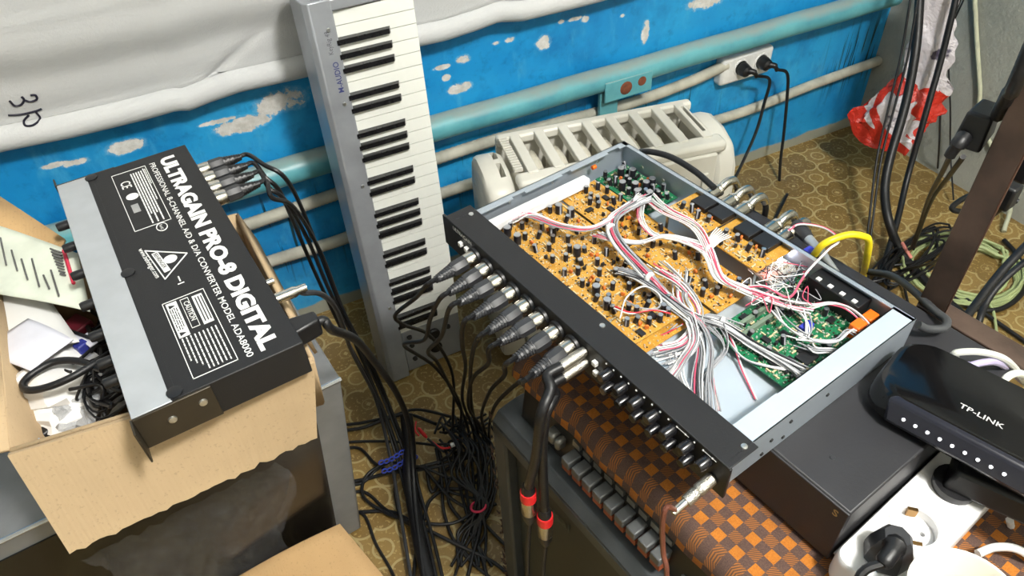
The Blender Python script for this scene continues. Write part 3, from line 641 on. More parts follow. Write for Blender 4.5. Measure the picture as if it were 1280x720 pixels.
PAN = mat('black_green_board', (36, 42, 40), .5, var=.12, scale=8, bump=.1); PANF = mat('dark_bevel', (66, 70, 72), .42, .2); FUR = mat('frayed_brown_edge', (66, 48, 34), .95, var=.4, scale=120, bump=.8, bscale=200)
cabt = thing('amplifier_cabinet', 'dark amplifier cabinet with a push-button row under the checked cloth', 'cabinet', UL(.40, .2, 0))
cu0, cu1 = .115, .66
mb = MB(); mb.ub(cu0, cu1, -.058, .305, .0, .468); mb.build('body', PAN, cabt, bev=.003)
mb = MB(); mb.ub(cu0 + .012, cu1 - .01, -.02, .305, .46, ZC - .004); mb.build('upper_body', mat('black_board', (20, 20, 20), .5), cabt, bev=.003)
# front baffle with a raised frame
mb = MB(); mb.ub(cu0 - .002, cu1, -.075, -.055, .0, .03); mb.ub(cu0 - .002, cu1, -.075, -.055, .435, .462); mb.ub(cu0 - .002, cu0 + .028, -.075, -.055, .0, .462); mb.build('front_frame', PANF, cabt, bev=.004)
mb = MB(); mb.prism([(-.058, .462), (-.075, .462), (-.064, .478), (-.04, .482), (-.02, .482)], UL(cu0, 0, 0), VD, (0, 0, 1), UD * (cu1 - cu0)); mb.build('ledge', PANF, cabt, bev=.002)
mb = MB(); mb.prism([(-.048, .482), (-.034, .482), (-.024, .555), (-.036, .560)], UL(cu0 + .03, 0, 0), VD, (0, 0, 1), UD * (cu1 - cu0 - .04)); mb.build('control_fascia', mat('black_fascia', (18, 18, 18), .35), cabt, bev=.002)
text('baffle_lettering', 'Vocal', UL(.20, -.0585, .36) - VD * .0012, UD, (0, 0, 1), .028, mat('worn_dark_print', (58, 66, 62), .5), cabt, 0, 1)
FN = (Vector((0, 0, 1)) * .05 - VD).normalized()
BT1 = mat('grey_button', (86, 88, 88), .4); BT2 = mat('orange_button_side', (142, 70, 40), .5); SL = mat('slot_metal', (128, 128, 122), .35, .6)
for k in range(9):
    u = .246 + k * .0188; b = MB(); b.ub(u, u + .0145, -.062, -.040, .506, .520); bt = b.build('push_button', BT1, cabt, bev=.0015)
    b = MB(); b.ub(u, u + .0145, -.060, -.040, .495, .506); b.build('button_side', BT2, bt)
    b = MB(); b.ub(u + .001, u + .0135, -.0450, -.034, .530, .540); b.build('slot_plate', SL, cabt)
for u, w in ((.205, .016), (.222, .010)): b = MB(); b.ub(u, u + w, -.055, -.038, .505, .523); b.build('corner_fitting', SL, cabt, bev=.004)
MB().tube([UL(.455 + .022 * math.cos(R_(a)), -.047, .505 + .022 * math.sin(R_(a))) for a in range(180, 280, 10)], .0025, 6).build('chrome_arc', SL, cabt)
random.seed(31); mb = MB()
for k in range(90):
    z = random.uniform(.0, .47); o = UL(cu0 - .002, -.066 + random.uniform(-.012, .014), z); mb.tube([o, o - UD * random.uniform(.002, .010) + Vector((0, 0, random.uniform(-.012, .012))) - VD * random.uniform(-.004, .004)], [.0022, .0008], 4)
fz = mb.build('frayed_edge', FUR, cabt); fz['kind'] = 'stuff'
# cloth: flat on top, rolled over the front edge
def clothf(a, b):
    u = .13 + (cu1 - .13) * a; s_ = b * .372
    w = .003 * noise.noise(Vector((u * 22, s_ * 20, 1))) 
    if s_ < .035:
        t = s_ / .035; ph = t * math.pi / 2; return UL(u, -.046 + .016 * (1 - math.cos(ph)) + w, ZC - .030 + .031 * math.sin(ph) + .004 * noise.noise(Vector((u * 30, 4, 0))) * (1 - t))
    return UL(u, -.030 + (s_ - .035), ZC + .001 + abs(w) * .3)
tag(MB().grid(60, 44, clothf).build('checked_cloth', CLOTH, fix=False, solid=.003, ang=180), 'orange and brown checked cloth covering the top of the amplifier cabinet', 'cloth')
# ---------------------------------------------------------------- black equipment box under the open unit
DGX = mat('black_painted_steel', (40, 40, 43), .48, var=.1, scale=9, bump=.15, bscale=300, bd=.0008)
eb = thing('equipment_box', 'flat black metal equipment box on the checked cloth under the open unit', 'box', UL(.36, .17, ZC))
mb = MB(); mb.ub(.16, .526,   .0385, .315, ZC + .006, .668); mb.build('case', DGX, eb, bev=.002)
mb = MB(); mb.ub(.16, .526, .0365, .0388, ZC + .008, .667); mb.build('front_panel', DGX, eb, bev=.001)
for u in (.2, .5):
    for v in (.06, .29): MB().lathe([(.011, 0), (.011, .0065)], UL(u, v, ZC + .0015), (0, 0, 1), 14).build('foot', BLK, eb)
text('front_emblem', 'S', UL(.512, .0362, .653), UD, (0, 0, 1), .012, mat('gold_print', (168, 148, 100), .4, .5), eb, .02)
MB().lathe([(.003, 0), (.0025, .0008)], UL(.48, .075, .668), (0, 0, 1), 12).build('top_screw', GREYB, eb)
# ---------------------------------------------------------------- wireless router
GLB = mat('gloss_black', (13, 13, 14), .12, var=.2, scale=20); RFB = mat('router_front_band', (34, 35, 44), .2, .1, var=.06); LEDW = NT('white_led'); LEDW = LEDW.fin((1, 1, 1, 1), .3, 0, Emission_Color=(.9, .95, 1, 1), Emission_Strength=1.6)
rt = thing('wireless_router', 'glossy black wireless router with a row of white lights beside the open unit', 'router', UL(.57, .19, .668))
ra = R_(10.3); RU = (UD * math.cos(ra) + VD * math.sin(ra)); RV = (VD * math.cos(ra) - UD * math.sin(ra)); RO = UL(.4585, .1375, .672)
def RP(a, b, h): return RO + RU * a + RV * b + Vector((0, 0, h))
RL, RD = .235, .090
def router_ring(s, h, o=0): return [RP(RL / 2 + (x - RL / 2) * s, RD / 2 + (y - RD / 2) * s + o, h) for x, y in rr(RL, RD, .03, 6)]
mb = MB(); rings = [router_ring(.93, 0), router_ring(1., .006), router_ring(1., .012, .001), router_ring(.985, .024, .006), router_ring(.97, .029, .008), router_ring(.93, .0315, .009)]
n = len(rings[0]); vs = [p for r in rings for p in r]
fs = [(i * n + j, i * n + (j + 1) % n, (i + 1) * n + (j + 1) % n, (i + 1) * n + j) for i in range(len(rings) - 1) for j in range(n)] + [tuple(range(n))[::-1], tuple((len(rings) - 1) * n + j for j in range(n))]
mb.add(vs, fs).build('shell', GLB, rt, ang=30)
mb = MB(); mb.hexa([RP(.026, -.0035, .006), RP(RL - .026, -.0035, .006), RP(RL - .026, .02, .006), RP(.026, .02, .006), RP(.020, .0055, .0305), RP(RL - .02, .0055, .0305), RP(RL - .03, .022, .0305), RP(.03, .022, .0305)]); mb.build('front_band', RFB, rt, bev=.004)
for k in range(9):
    q = RP(.042 + k * .01103, .0003, .0175); MB().lathe([(.0017, 0), (.0014, .0012)], q, (-RV + Vector((0, 0, .2))), 10).build('indicator_light', LEDW, rt)
text('brand_lettering', 'TP-LINK', P(1198, 508, .7037), RU, RV, .0085, mat('silver_print', (190, 190, 190), .4), rt, .01, 1.25)
# ---------------------------------------------------------------- network plugs on the router
def rj(name, px, py, col, pts, lab, boot=True):
    m = mat(name, col, .45); o = P(px, py, .688); t = thing('network_cable', lab, 'cable', o - Vector((0, 0, .01)))
    ax = (RV * .9 + UD * .25).normalized(); rot = Matrix((ax, Vector((-ax.y, ax.x, 0)), Vector((0, 0, 1)))).transposed()
    MB().hexa([o + rot @ Vector(v) for v in ((-.014, -.007, -.005), (.012, -.006, -.005), (.012, .006, -.005), (-.014, .007, -.005), (-.014, -.007, .007), (.012, -.004, .005), (.012, .004, .005), (-.014, .007, .007))]).build('boot', m, t, bev=.0015)
    q = P(*pts[-1]); MB().tube(spline([o + ax * .008] + pxp(pts) + [q + Vector((.08, -.03, -.25)), Vector((q.x + .12, q.y - .05, .02)), Vector((q.x + .2, q.y - .12, .005))]), .0036, 9).build('cord', m, t, fix=False)
WN = (206, 208, 200)
rj('grey_white_cord', 1184, 452, WN, [(1196, 441, .70), (1225, 440, .70), (1252, 447, .69), (1270, 462, .66), (1290, 490, .60), (1330, 540, .52)], 'white network cable plugged into the router next to the lilac one')
rj('lilac_cord', 1204, 464, (176, 168, 200), [(1216, 456, .692), (1240, 452, .69), (1256, 458, .67), (1275, 474, .62), (1320, 520, .54)], 'lilac network cable plugged into the router')
rj('grey_white_cord', 1252, 489, WN, [(1256, 475, .70), (1268, 467, .70), (1284, 470, .69), (1310, 490, .62)], 'white network cable plugged into the router next to the yellow one')
rj('yellow_cord', 1277, 498, (236, 216, 20), [(1287, 486, .70), (1305, 488, .68), (1330, 510, .6)], 'yellow network cable plugged into the router')
# ---------------------------------------------------------------- power strip
ST0 = P(1040, 692, .622); sx = (P(1165, 572, .622) - ST0).normalized(); sy = Vector((sx.y, -sx.x, 0))
SLN, SWD, SH_ = .30, .062, .038
def SP(a, b, h): return ST0 + sx * a + sy * b + Vector((0, 0, h))
PST = mat('glossy_white', (238, 238, 238), .25, var=.01)
ps = thing('power_strip', 'white power strip with a schuko outlet lying on the checked cloth', 'power strip', SP(SLN / 2, SWD / 2, -SH_))
out = rr(SLN, SWD, .012, 5); mb = MB()
vs = []; n = len(out)
for s_, h in ((.97, -SH_), (1., -SH_ + .006), (1., -.008), (.985, -.002), (.95, 0)):
    e = (1 - s_) * SWD / 2; vs += [SP(e + x * (SLN - 2 * e) / SLN, e + y * (SWD - 2 * e) / SWD, h) for x, y in out]
fs = [(i * n + j, i * n + (j + 1) % n, (i + 1) * n + (j + 1) % n, (i + 1) * n + j) for i in range(4) for j in range(n)] + [tuple(range(n))[::-1], tuple(4 * n + j for j in range(n))]
hs = mb.add(vs, fs).build('housing', PST, ps, ang=40)
MB().tube([SP(.012, -.0005, -.016), SP(SLN - .012, -.0005, -.016)], .0018, 6).build('side_groove', mat('grey_groove', (150, 152, 156), .4), ps)
def outlet(a):
    c = SP(a, SWD / 2, 0)
    MB().lathe([(.0225, 0), (.0225, .0008), (.0205, .001), (.0198, -.001)], c, (0, 0, 1), 28, caps=False).build('outlet_rim', PST, ps)
    carve(hs, MB().lathe([(.0198, -.0122), (.0198, .02)], c, (0, 0, 1), 28)); fl = MB().lathe([(.0197, -.0125), (.0197, -.0105)], c, (0, 0, 1), 28).build('outlet_floor', PST, ps)
    for s_ in (-1, 1):
        q = c + (sx * .6 + sy * .8) * .0095 * s_ + Vector((0, 0, -.0106))
        MB().lathe([(.0042, 0), (.0042, .0006), (.0032, .0007), (.003, .0001)], q, (0, 0, 1), 14, caps=False).build('pin_ring', PST, ps)
        for ob in (fl, hs): carve(ob, MB().lathe([(.0026, -.018), (.0026, .004)], q, (0, 0, 1), 12))
        g = c + (sx * .8 - sy * .6) * .0178 * s_; MB().box(g + Vector((0, 0, -.004)), (.009, .0035, .010), Matrix((( sx * .6 + sy * .8), (-sx * .8 + sy * .6) , Vector((0, 0, 1)))).transposed()).build('earth_clip', mat('brass', (150, 116, 70), .3, .9), ps)
outlet(.082)
def plug(o, ax, lab, pts):
    t = thing('mains_plug', lab, 'plug', o); ax = Vector(ax).normalized()
    MB().lathe([(.020, .0006), (.0205, .006), (.019, .018), (.015, .030), (.011, .036)], o, ax, 8).build('plug_body', GREYB, t, ang=25)
    MB().tube(spline([o + ax * .024, o + ax * .034 - sx * .012 + sy * .004, o + ax * .03 - sx * .03 + sy * .006]), [.010] * 6 + [.0075] * 6 + [.0055], 10).build('strain_relief', BLK, t)
    MB().tube(spline([o + ax * .031 - sx * .026 + sy * .006] + pts), .0042, 8).build('cord', BLK, t, fix=False)
o = SP(.035, SWD / 2, 0); plug(o, (0, 0, 1), 'black mains plug next to the open outlet of the power strip', [o - sx * .05 + Vector((0, 0, .018)), UL(.595, -.035, ZC + .016), UL(.602, -.072, ZC - .03), UL(.61, -.10, .3), UL(.62, -.12, .03), UL(.64, -.18, .006)])
ad = thing('power_adapter', 'chunky black power adapter plugged into the power strip under the router', 'adapter', SP(.147, SWD / 2, 0))
MB().lathe([(.0195, .0006), (.0205, .006), (.0205, .010)], SP(.147, SWD / 2, 0), (0, 0, 1), 20).build('plug_base', BLK2, ad)
q = SP(.158, SWD / 2 + .012, .0); ax_ = (sy * .95 + sx * .3).normalized(); ay_ = Vector((-ax_.y, ax_.x, 0)); rot = Matrix((ax_, ay_, Vector((0, 0, 1)))).transposed()
MB().hexa([q + rot @ Vector(v) for v in ((-.026, -.021, .008), (.055, -.021, .008), (.055, .024, .008), (-.026, .024, .008), (-.020, -.016, .034), (.055, -.016, .034), (.055, .019, .034), (-.020, .019, .034))]).build('housing', BLK2, ad, bev=.004)
# paper cup by the strip
CUP = mat('cream_paper_cup', (234, 230, 216), .6, var=.02)
cp = P(1206, 752, .662); cp0 = Vector((cp.x, cp.y, ZC + .003))
tag(MB().lathe([(.0005, .002), (.028, .002), (.029, 0), (.031, 0), (.043, .078), (.0445, .080), (.0445, .083), (.042, .0835), (.0405, .079), (.030, .006), (.0005, .005)], cp0, (0, 0, 1), 36, caps=False).build('paper_cup', CUP, ang=50), 'cream paper cup standing beside the power strip on the checked cloth', 'cup')
# ================================================================== open rack converter
ZB = .669                                                      # outer bottom
ou = thing('open_rack_unit', 'opened rack converter showing amber and green circuit boards and wire looms', 'rack unit', UL(.22, .12, ZB))
FLOORM = mat('zinc_tray', (196, 208, 218), .42, .35, var=.03, scale=7)
def ub(name, u0, u1, v0, v1, z0, z1, m, parent=None, bev=0): mb = MB(); mb.ub(u0, u1, v0, v1, z0, z1); return mb.build(name, m, parent or ou, bev=bev)
ub('tray', 0, .44, -.03, .2476, ZB, ZB + .0012, FLOORM)
ub('left_wall', 0, .0012, -.03, .2476, ZB, ZU, STEEL); llip = ub('left_lip', 0, .011, 0, .2476, ZU - .0012, ZU, STEEL)
ub('rear_wall', 0, .44, .2464, .2476, ZB, ZU, STEEL); ub('rear_lip', 0, .44, .241, .2476, ZU - .0012, ZU, STEEL)
ub('right_wall', .4388, .44, -.03, .2476, ZB, ZU, STEEL); ub('right_lip', .416, .44, 0, .245, ZU - .0012, ZU, FLOORM); ub('right_lip_edge', .416, .4172, 0.06, .245, ZU - .009, ZU, FLOORM)
ub('top_flange', -.013, .446, -.0375, 0, ZU - .0016, ZU, BPAINT, bev=.0006)
FP = mat('black_front_plate', (20, 20, 22), .4, bump=.1)
ub('front_plate', -.020, .447, -.0375, -.0340, ZU - .046, ZU - .0014, FP, bev=.0006)
for u, v in ((.004, -.010), (.249, -.010), (.438, -.010)): MB().lathe([(.0032, 0), (.003, .0012), (.0015, .0016)], UL(u, v, ZU), (0, 0, 1), 12).build('flange_screw', SCREW, ou)
for u, w in ((.02, .02), (.10, .015), (.18, .02)): mb = MB(); mb.ub(.007, .014, u + .03, u + .03 + w, ZU - .006, ZU + .006); carve(llip, mb)
for v, z in ((.03, .69), (.055, .698), (.05, .678), (.02, .677), (.11, .695)): MB().lathe([(.0022, 0), (.002, .0012)], UL(.44, v, z), UD, 10).build('side_rivet', BLK2, ou)
for v in (.05, .12, .2): MB().lathe([(.0022, 0), (.002, .001)], UL(.0012, v, .70), UD, 10).build('wall_rivet', SCREW, ou)
for u in (.08, .04): MB().lathe([(.003, 0), (.0025, .0012)], UL(u, .2464, .69), -VD, 10).build('rear_rivet', SCREW, ou)
# front controls
KN = mat('black_knob', (24, 24, 27), .22)
kz1, kz2 = ZU - .013, ZU - .029
for i in range(7): MB().lathe([(.0062, 0), (.0056, .011), (.0045, .0135)], UL(.293 + i * .0217, -.0375, kz1), -VD, 16).build('knob', KN, ou)
for i in range(6): MB().lathe([(.0062, 0), (.0056, .011), (.0045, .0135)], UL(.2975 + i * .0215, -.0375, kz2), -VD, 16).build('knob', KN, ou)
for u, z in ((.270, ZU - .016), (.272, ZU - .029), (.020, ZU - .020), (.033, ZU - .020)): ub('push_button', u, u + .006, -.0425, -.0375, z - .003, z + .003, WHITE, bev=.0008)
for i in range(8): MB().lathe([(.0125, 0), (.0118, .0035), (.0105, .004)], UL(.0524 + i * .0262, -.0375, ZU - .021), -VD, 20).build('input_socket', BLK2, ou)
for i in range(14): MB().lathe([(.0011, 0), (.0009, .0008)], UL(.287 + i * .0108, -.0375, ZU - .0055), -VD, 8).build('status_light', PRINT, ou)
text('front_lettering', 'ULTRAGAIN', UL(.004, -.0378, ZU - .0095), UD, (0, 0, 1), .0075, PRINT, ou, .01)
for u in (.385, .418): ub('label_line', u, u + .014, -.0379, -.0375, ZU - .006, ZU - .0052, PRINT)
# ---- boards
def pcb_mat(name, a, b, c):
    s = NT(name); v = s.obj(); n1 = s.noise(v, 60, 4, .6); vo = s.n('TexVoronoi'); s.l(v, vo.inputs[0]); vo.inputs['Scale'].default_value = 330; vo.feature = 'F1'
    w = s.n('TexBrick'); s.l(s.mapv(v, (1, 1, 1), (0, 0, -UA)), w.inputs[0]); w.inputs['Scale'].default_value = 90; w.inputs['Mortar Size'].default_value = .012; w.inputs['Color1'].default_value = (1, 1, 1, 1); w.inputs['Color2'].default_value = (1, 1, 1, 1); w.inputs['Mortar'].default_value = (0, 0, 0, 1)
    col = s.mix(s.ramp(n1, .35, .65), lin(a), lin(b)); col = s.mix(s.math('MULTIPLY', s.ramp(vo.outputs['Distance'], .30, .12), .55), col, lin(c)); return s.fin(col, .38)
AMB = pcb_mat('amber_board', (196, 150, 62), (176, 126, 44), (230, 208, 158)); GRB = pcb_mat('green_board', (26, 116, 74), (18, 92, 58), (120, 180, 150)); AMBE = mat('board_edge', (214, 190, 130), .5)
def board(name, u0, u1, v0, v1, z, m): return ub(name, u0, u1, v0, v1, z - .0016, z, m)
b1 = board('input_board', .012, .285, .006, .118, .682, AMB); b2 = board('middle_board', .014, .292, .121, .184, .683, AMB)
b3 = board('supply_board', .012, .112, .187, .243, .682, GRB)
b4 = board('output_board', .139, .204, .186, .2455, .704, AMB); b5 = board('output_board', .2075, .287, .186, .2455, .704, AMB)
b6 = board('digital_board', .306, .408, .096, .243, .681, GRB); b7 = board('small_raised_board', .238, .277, .012, .095, .694, AMB)
b8 = board('light_board', .274, .306, .196, .243, .690, mat('pale_board', (170, 174, 170), .4))
ub('standing_board', .4155, .4172, .015, .11, .672, .703, AMBE); 
for b, u, v in ((b4, .145, .19), (b4, .198, .24), (b5, .212, .19), (b5, .28, .24), (b7, .242, .018), (b7, .272, .09), (b8, .278, .20)): MB().lathe([(.002, 0), (.002, .03 if b in (b4, b5) else .02)], UL(u, v, .6705), (0, 0, 1), 8).build('standoff', SCREW, b)
# ---- component library, shared mesh data
CAPM = mat('capacitor_sleeve', (26, 26, 32), .3); ALU = mat('aluminium_top', (190, 192, 196), .3, .9); CER = mat('orange_ceramic', (206, 110, 40), .45); CHIP = mat('chip_black', (28, 28, 30), .45); STR = mat('grey_stripe', (150, 152, 160), .4)
mcap = smesh(MB().lathe([(.0030, 0), (.0030, .0105), (.0026, .0112)], (0, 0, 0), (0, 0, 1), 10), 'capacitor', CAPM)
mcapb = smesh(MB().lathe([(.0048, 0), (.0048, .0135), (.0043, .0143)], (0, 0, 0), (0, 0, 1), 12), 'large_capacitor', CAPM)
for _m in (mcap, mcapb):
    _m.materials.append(ALU); _m.materials.append(STR); _n = 10 if _m is mcap else 12
    for _i in range(_n, 2 * _n): _m.polygons[_i].material_index = 1
    _m.polygons[len(_m.polygons) - 1].material_index = 1; _m.polygons[0].material_index = 2
mtop = smesh(MB().lathe([(.0024, .0112), (.0022, .0114)], (0, 0, 0), (0, 0, 1), 10), 'capacitor_top', ALU)
mstr = smesh(MB().box((.00285, 0, .0055), (.0008, .0018, .010)), 'capacitor_stripe', STR)
mic = smesh(MB().box((0, 0, .0016), (.0065, .0095, .0028)), 'chip', CHIP)
mtr = smesh(MB().prism([(-.0022, -.0012), (.0022, -.0012), (.0018, .001), (0, .0017), (-.0018, .001)], (0, 0, .001), (1, 0, 0), (0, 1, 0), (0, 0, .0045)), 'transistor', CHIP)
mcer = smesh(MB().lathe([(.0004, -.0012), (.0024, -.0012), (.0029, 0), (.0024, .0012), (.0004, .0012)], (0, 0, .0035), (0, 1, 0), 10), 'disc_capacitor', CER)
mjum = smesh(MB().box((0, 0, .0012), (.0016, .0062, .0016)), 'resistor', mat('resistor_beige', (206, 190, 150), .5))
mcon = smesh(MB().box((0, 0, .004), (.006, .018, .008)), 'header', WHITE)
def put(me, name, u, v, z, rz, par, tilt=0): 
    return inst(name, me, Matrix.Translation(UL(u, v, z)) @ UR.to_4x4() @ Matrix.Rotation(rz, 4, 'Z') @ Matrix.Rotation(tilt, 4, 'X'), par)
def cap(u, v, z, par, tilt=0, big=False):
    o = put(mcapb if big else mcap, 'capacitor', u, v, z, random.uniform(0, 6.28), par, tilt); 
    o2 = inst('capacitor_stripe', mstr, WM[o.name].copy(), o) if False else None
    return o
random.seed(77)
used = []
def free(u, v, d):
    if any((u - a) ** 2 + (v - b) ** 2 < (d + e) ** 2 for a, b, e in used): return False
    used.append((u, v, d)); return True
def scatter(par, u0, u1, v0, v1, z, n, kind):
    k = tries = 0
    while k < n and tries < n * 40:
        tries += 1; u, v = random.uniform(u0, u1), random.uniform(v0, v1); d = {'cap': .0035, 'big': .0052, 'chip': .006, 'tr': .0028, 'cer': .003, 'res': .0026}[kind]
        if not free(u, v, d): continue
        k += 1
        if kind == 'cap': cap(u, v, z, par, random.choice((0, 0, .25, -.3)))
        elif kind == 'big': cap(u, v, z, par, 0, True)
        elif kind == 'chip': put(mic, 'chip', u, v, z, random.choice((0, 1.571)), par)
        elif kind == 'tr': put(mtr, 'transistor', u, v, z, random.choice((0, 1.571, 3.14)), par)
        elif kind == 'cer': put(mcer, 'disc_capacitor', u, v, z, random.uniform(0, 3), par)
        else: put(mjum, 'resistor', u, v, z, random.choice((0, 1.571)), par)
# regular channel groups on the input board: eight strips of parts
for ch in range(8):
    u = .022 + ch * .0275
    for dv in (.0, .0055, .011): used.append((u + dv, .013, .003)); put(mtr, 'transistor', u + dv, .0125, .682, 0, b1)
    for (du, dv) in ((.006, .030), (.014, .044), (.004, .058), (.016, .072), (.010, .092)):
        if free(u + du, dv + .004 * (ch % 2), .0035): cap(u + du, dv + .004 * (ch % 2), .682, b1, random.choice((0, .25)))
    if free(u + .012, .055 + .006 * (ch % 3), .006): put(mic, 'chip', u + .012, .055 + .006 * (ch % 3), .682, .0, b1)
scatter(b1, .02, .235, .02, .112, .682, 10, 'big'); scatter(b1, .02, .235, .02, .112, .682, 16, 'tr'); scatter(b1, .02, .235, .02, .112, .682, 14, 'cer'); scatter(b1, .018, .24, .018, .114, .682, 60, 'res')
scatter(b2, .02, .286, .126, .18, .683, 7, 'chip'); scatter(b2, .02, .286, .126, .18, .683, 26, 'cap'); scatter(b2, .02, .286, .126, .18, .683, 14, 'tr'); scatter(b2, .02, .286, .126, .18, .683, 12, 'cer'); scatter(b2, .02, .286, .126, .18, .683, 34, 'res')
scatter(b3, .018, .106, .192, .239, .682, 8, 'big'); scatter(b3, .018, .106, .192, .239, .682, 16, 'cap'); scatter(b3, .018, .106, .192, .239, .682, 12, 'tr'); scatter(b3, .018, .106, .192, .239, .682, 3, 'cer'); scatter(b3, .018, .106, .192, .239, .682, 16, 'res')
used = []
for b, u0, u1 in ((b4, .141, .200), (b5, .210, .283)):
    n = 4; 
    for k in range(4): cap(u0 + .010 + k * (u1 - u0 - .02) / 3, .207 + .004 * (k % 2), .704, b, .2)
    for k in range(2): put(mcer, 'disc_capacitor', u0 + .028 + k * .022, .216, .704, .5, b)
    used += [(u0 + .010 + k * (u1 - u0 - .02) / 3, .207 + .004 * (k % 2), .005) for k in range(4)]; scatter(b, u0 + .002, u1 - .002, .189, .203, .704, 14, 'res'); scatter(b, u0 + .004, u1 - .004, .189, .2, .704, 3, 'tr')
    for k in range(2):
        a = u0 + .012 + k * .028; mb = MB(); mb.ub(a, a + .024, .219, .2455, .704, .7155 if 0 else .7118); mb.build('output_jack', BLK2, b, bev=.001)
used = []
scatter(b6, .312, .402, .10, .238, .681, 18, 'chip'); scatter(b6, .312, .402, .10, .238, .681, 12, 'cap'); scatter(b6, .312, .402, .10, .238, .681, 70, 'res'); scatter(b6, .312, .402, .10, .238, .681, 20, 'tr')
scatter(b7, .242, .272, .018, .09, .694, 9, 'cap'); scatter(b7, .242, .272, .018, .09, .694, 3, 'chip'); scatter(b7, .242, .272, .018, .09, .694, 14, 'res'); scatter(b7, .242, .272, .018, .09, .694, 4, 'cer')
# solder points and tiny parts too small to pick apart
def specks(par, u0, u1, v0, v1, z, n, cols, seed):
    random.seed(seed)
    for ci, m in enumerate(cols):
        mb = MB()
        for k in range(n // len(cols)):
            q = UL(random.uniform(u0, u1), random.uniform(v0, v1), z + .0005); mb.box(q, (random.uniform(.0008, .0022), random.uniform(.0008, .0022), .0012), UR)
        o = mb.build('solder_specks', m, par, smooth=False); o['kind'] = 'stuff'
TIN = mat('solder_tin', (214, 210, 196), .3, .6); DKP = mat('dark_speck', (60, 44, 28), .5)
for a in ((b1, .014, .283, .008, .116, .682, 1100), (b2, .016, .29, .123, .182, .683, 600), (b3, .014, .11, .189, .241, .682, 300), (b4, .141, .202, .188, .216, .704, 120), (b5, .21, .285, .188, .216, .704, 140), (b6, .308, .406, .098, .241, .681, 900), (b7, .24, .275, .014, .093, .694, 160), (b8, .275, .305, .198, .242, .69, 160)): specks(*a, (TIN, TIN, TIN, DKP), int(a[6]))
# chips and sockets of note
BLU = mat('blue_block', (52, 58, 170), .4); ORC = mat('orange_connector', (236, 108, 24), .4)
ub('blue_block', .362, .371, .168, .184, .681, .690, BLU, b6, .001)
for k in range(2): ub('edge_socket', .318 + .012 * k, .3225 + .012 * k, .11, .2, .681, .6875, mat('socket_olive', (110, 128, 110), .5), b6)
ub('large_chip', .385, .4, .135, .155, .681, .684, CHIP, b6); ub('large_chip', .325, .345, .205, .225, .681, .684, CHIP, b6)
ub('jack_block', .328, .392, .222, .2455, .672, .706, BLK2, None, .001)
for k in range(4): ub('jack_tab', .336 + k * .015, .341 + k * .015, .224, .229, .7055, .7075, WHITE)
for k in range(2): 
    oc = ub('optical_connector', .397 + .0 * k, .409, .222 - .020 * k, .238 - .020 * k, .681, .7, ORC, None, .0015); ub('connector_insert', .3965, .4, .226 - .02 * k, .233 - .02 * k, .689, .697, WHITE, oc)
MB().lathe([(.003, 0), (.003, .006)], UL(.012, .186, .703), -VD, 10).build('orange_cap', ORC, ou)
# indicator lights on the light board
def led(u, v, z, col, st, nm):
    s = NT(nm); m = s.fin((*col, 1), .3, 0, Emission_Color=(*col, 1), Emission_Strength=st); MB().lathe([(.0024, 0), (.0024, .003), (.0016, .0045), (.0004, .005)], UL(u, v, z), (0, 0, 1), 12).build(nm, m, b8)
led(.290, .2055, .690, (1, .12, .10), 40, 'red_light'); led(.2815, .236, .692, (.82, .84, 1), 40, 'white_light')
# white plastic channel along the left wall
mb = MB(); mb.ub(.0125, .026, .0, .165, .686, .700); mb.build('cable_channel', mat('white_channel', (232, 234, 236), .4), ou, bev=.002)
# ---- wire looms
WW = mat('white_wire', (226, 226, 224), .45, var=.03); WG = mat('grey_wire', (150, 152, 156), .45); WP = mat('pink_wire', (214, 84, 112), .45); WR_ = mat('red_wire', (204, 44, 56), .45); WB_ = mat('dark_wire', (50, 50, 54), .45); 
def loom(pts, n, rad, seed, mats, r=.0009, fray=1., z0=None):
    random.seed(seed); base = [P(*p) for p in pts]; n = int(n * 1.4 + .5) if n > 3 else n; rad *= 1.35 if n > 3 else 1
    for k in range(n):
        ph = random.uniform(0, 6.28); rr_ = rad * math.sqrt(random.random()); q = []
        for i, p in enumerate(base):
            e = i / (len(base) - 1); sp = rr_ * (1 + fray * (2 * abs(e - .5)) ** 3 * 2); ph2 = ph + 1.2 * math.sin(e * 3 + k)
            w = p + UD * (sp * math.cos(ph2)) + VD * (sp * math.sin(ph2) * .8) + Vector((0, 0, sp * .45 * math.sin(ph2 + 1)))
            w.z = max(w.z, .6725); q.append(w)
        c = mats[k % len(mats)] if random.random() < .85 else random.choice(mats)
        cable('wire', q, r, c, parent=ou, n=5, k=5)
def tie(px, py, z, r, ax): MB().lathe([(r, -.0018), (r * 1.08, 0), (r, .0018)], P(px, py, z), ax, 14).build('cable_tie', WHITE, ou)
LGW = [WW, WG, WW, WP, WG, WW]; GG = [WG, WG, WW, WG, WB_, WP]
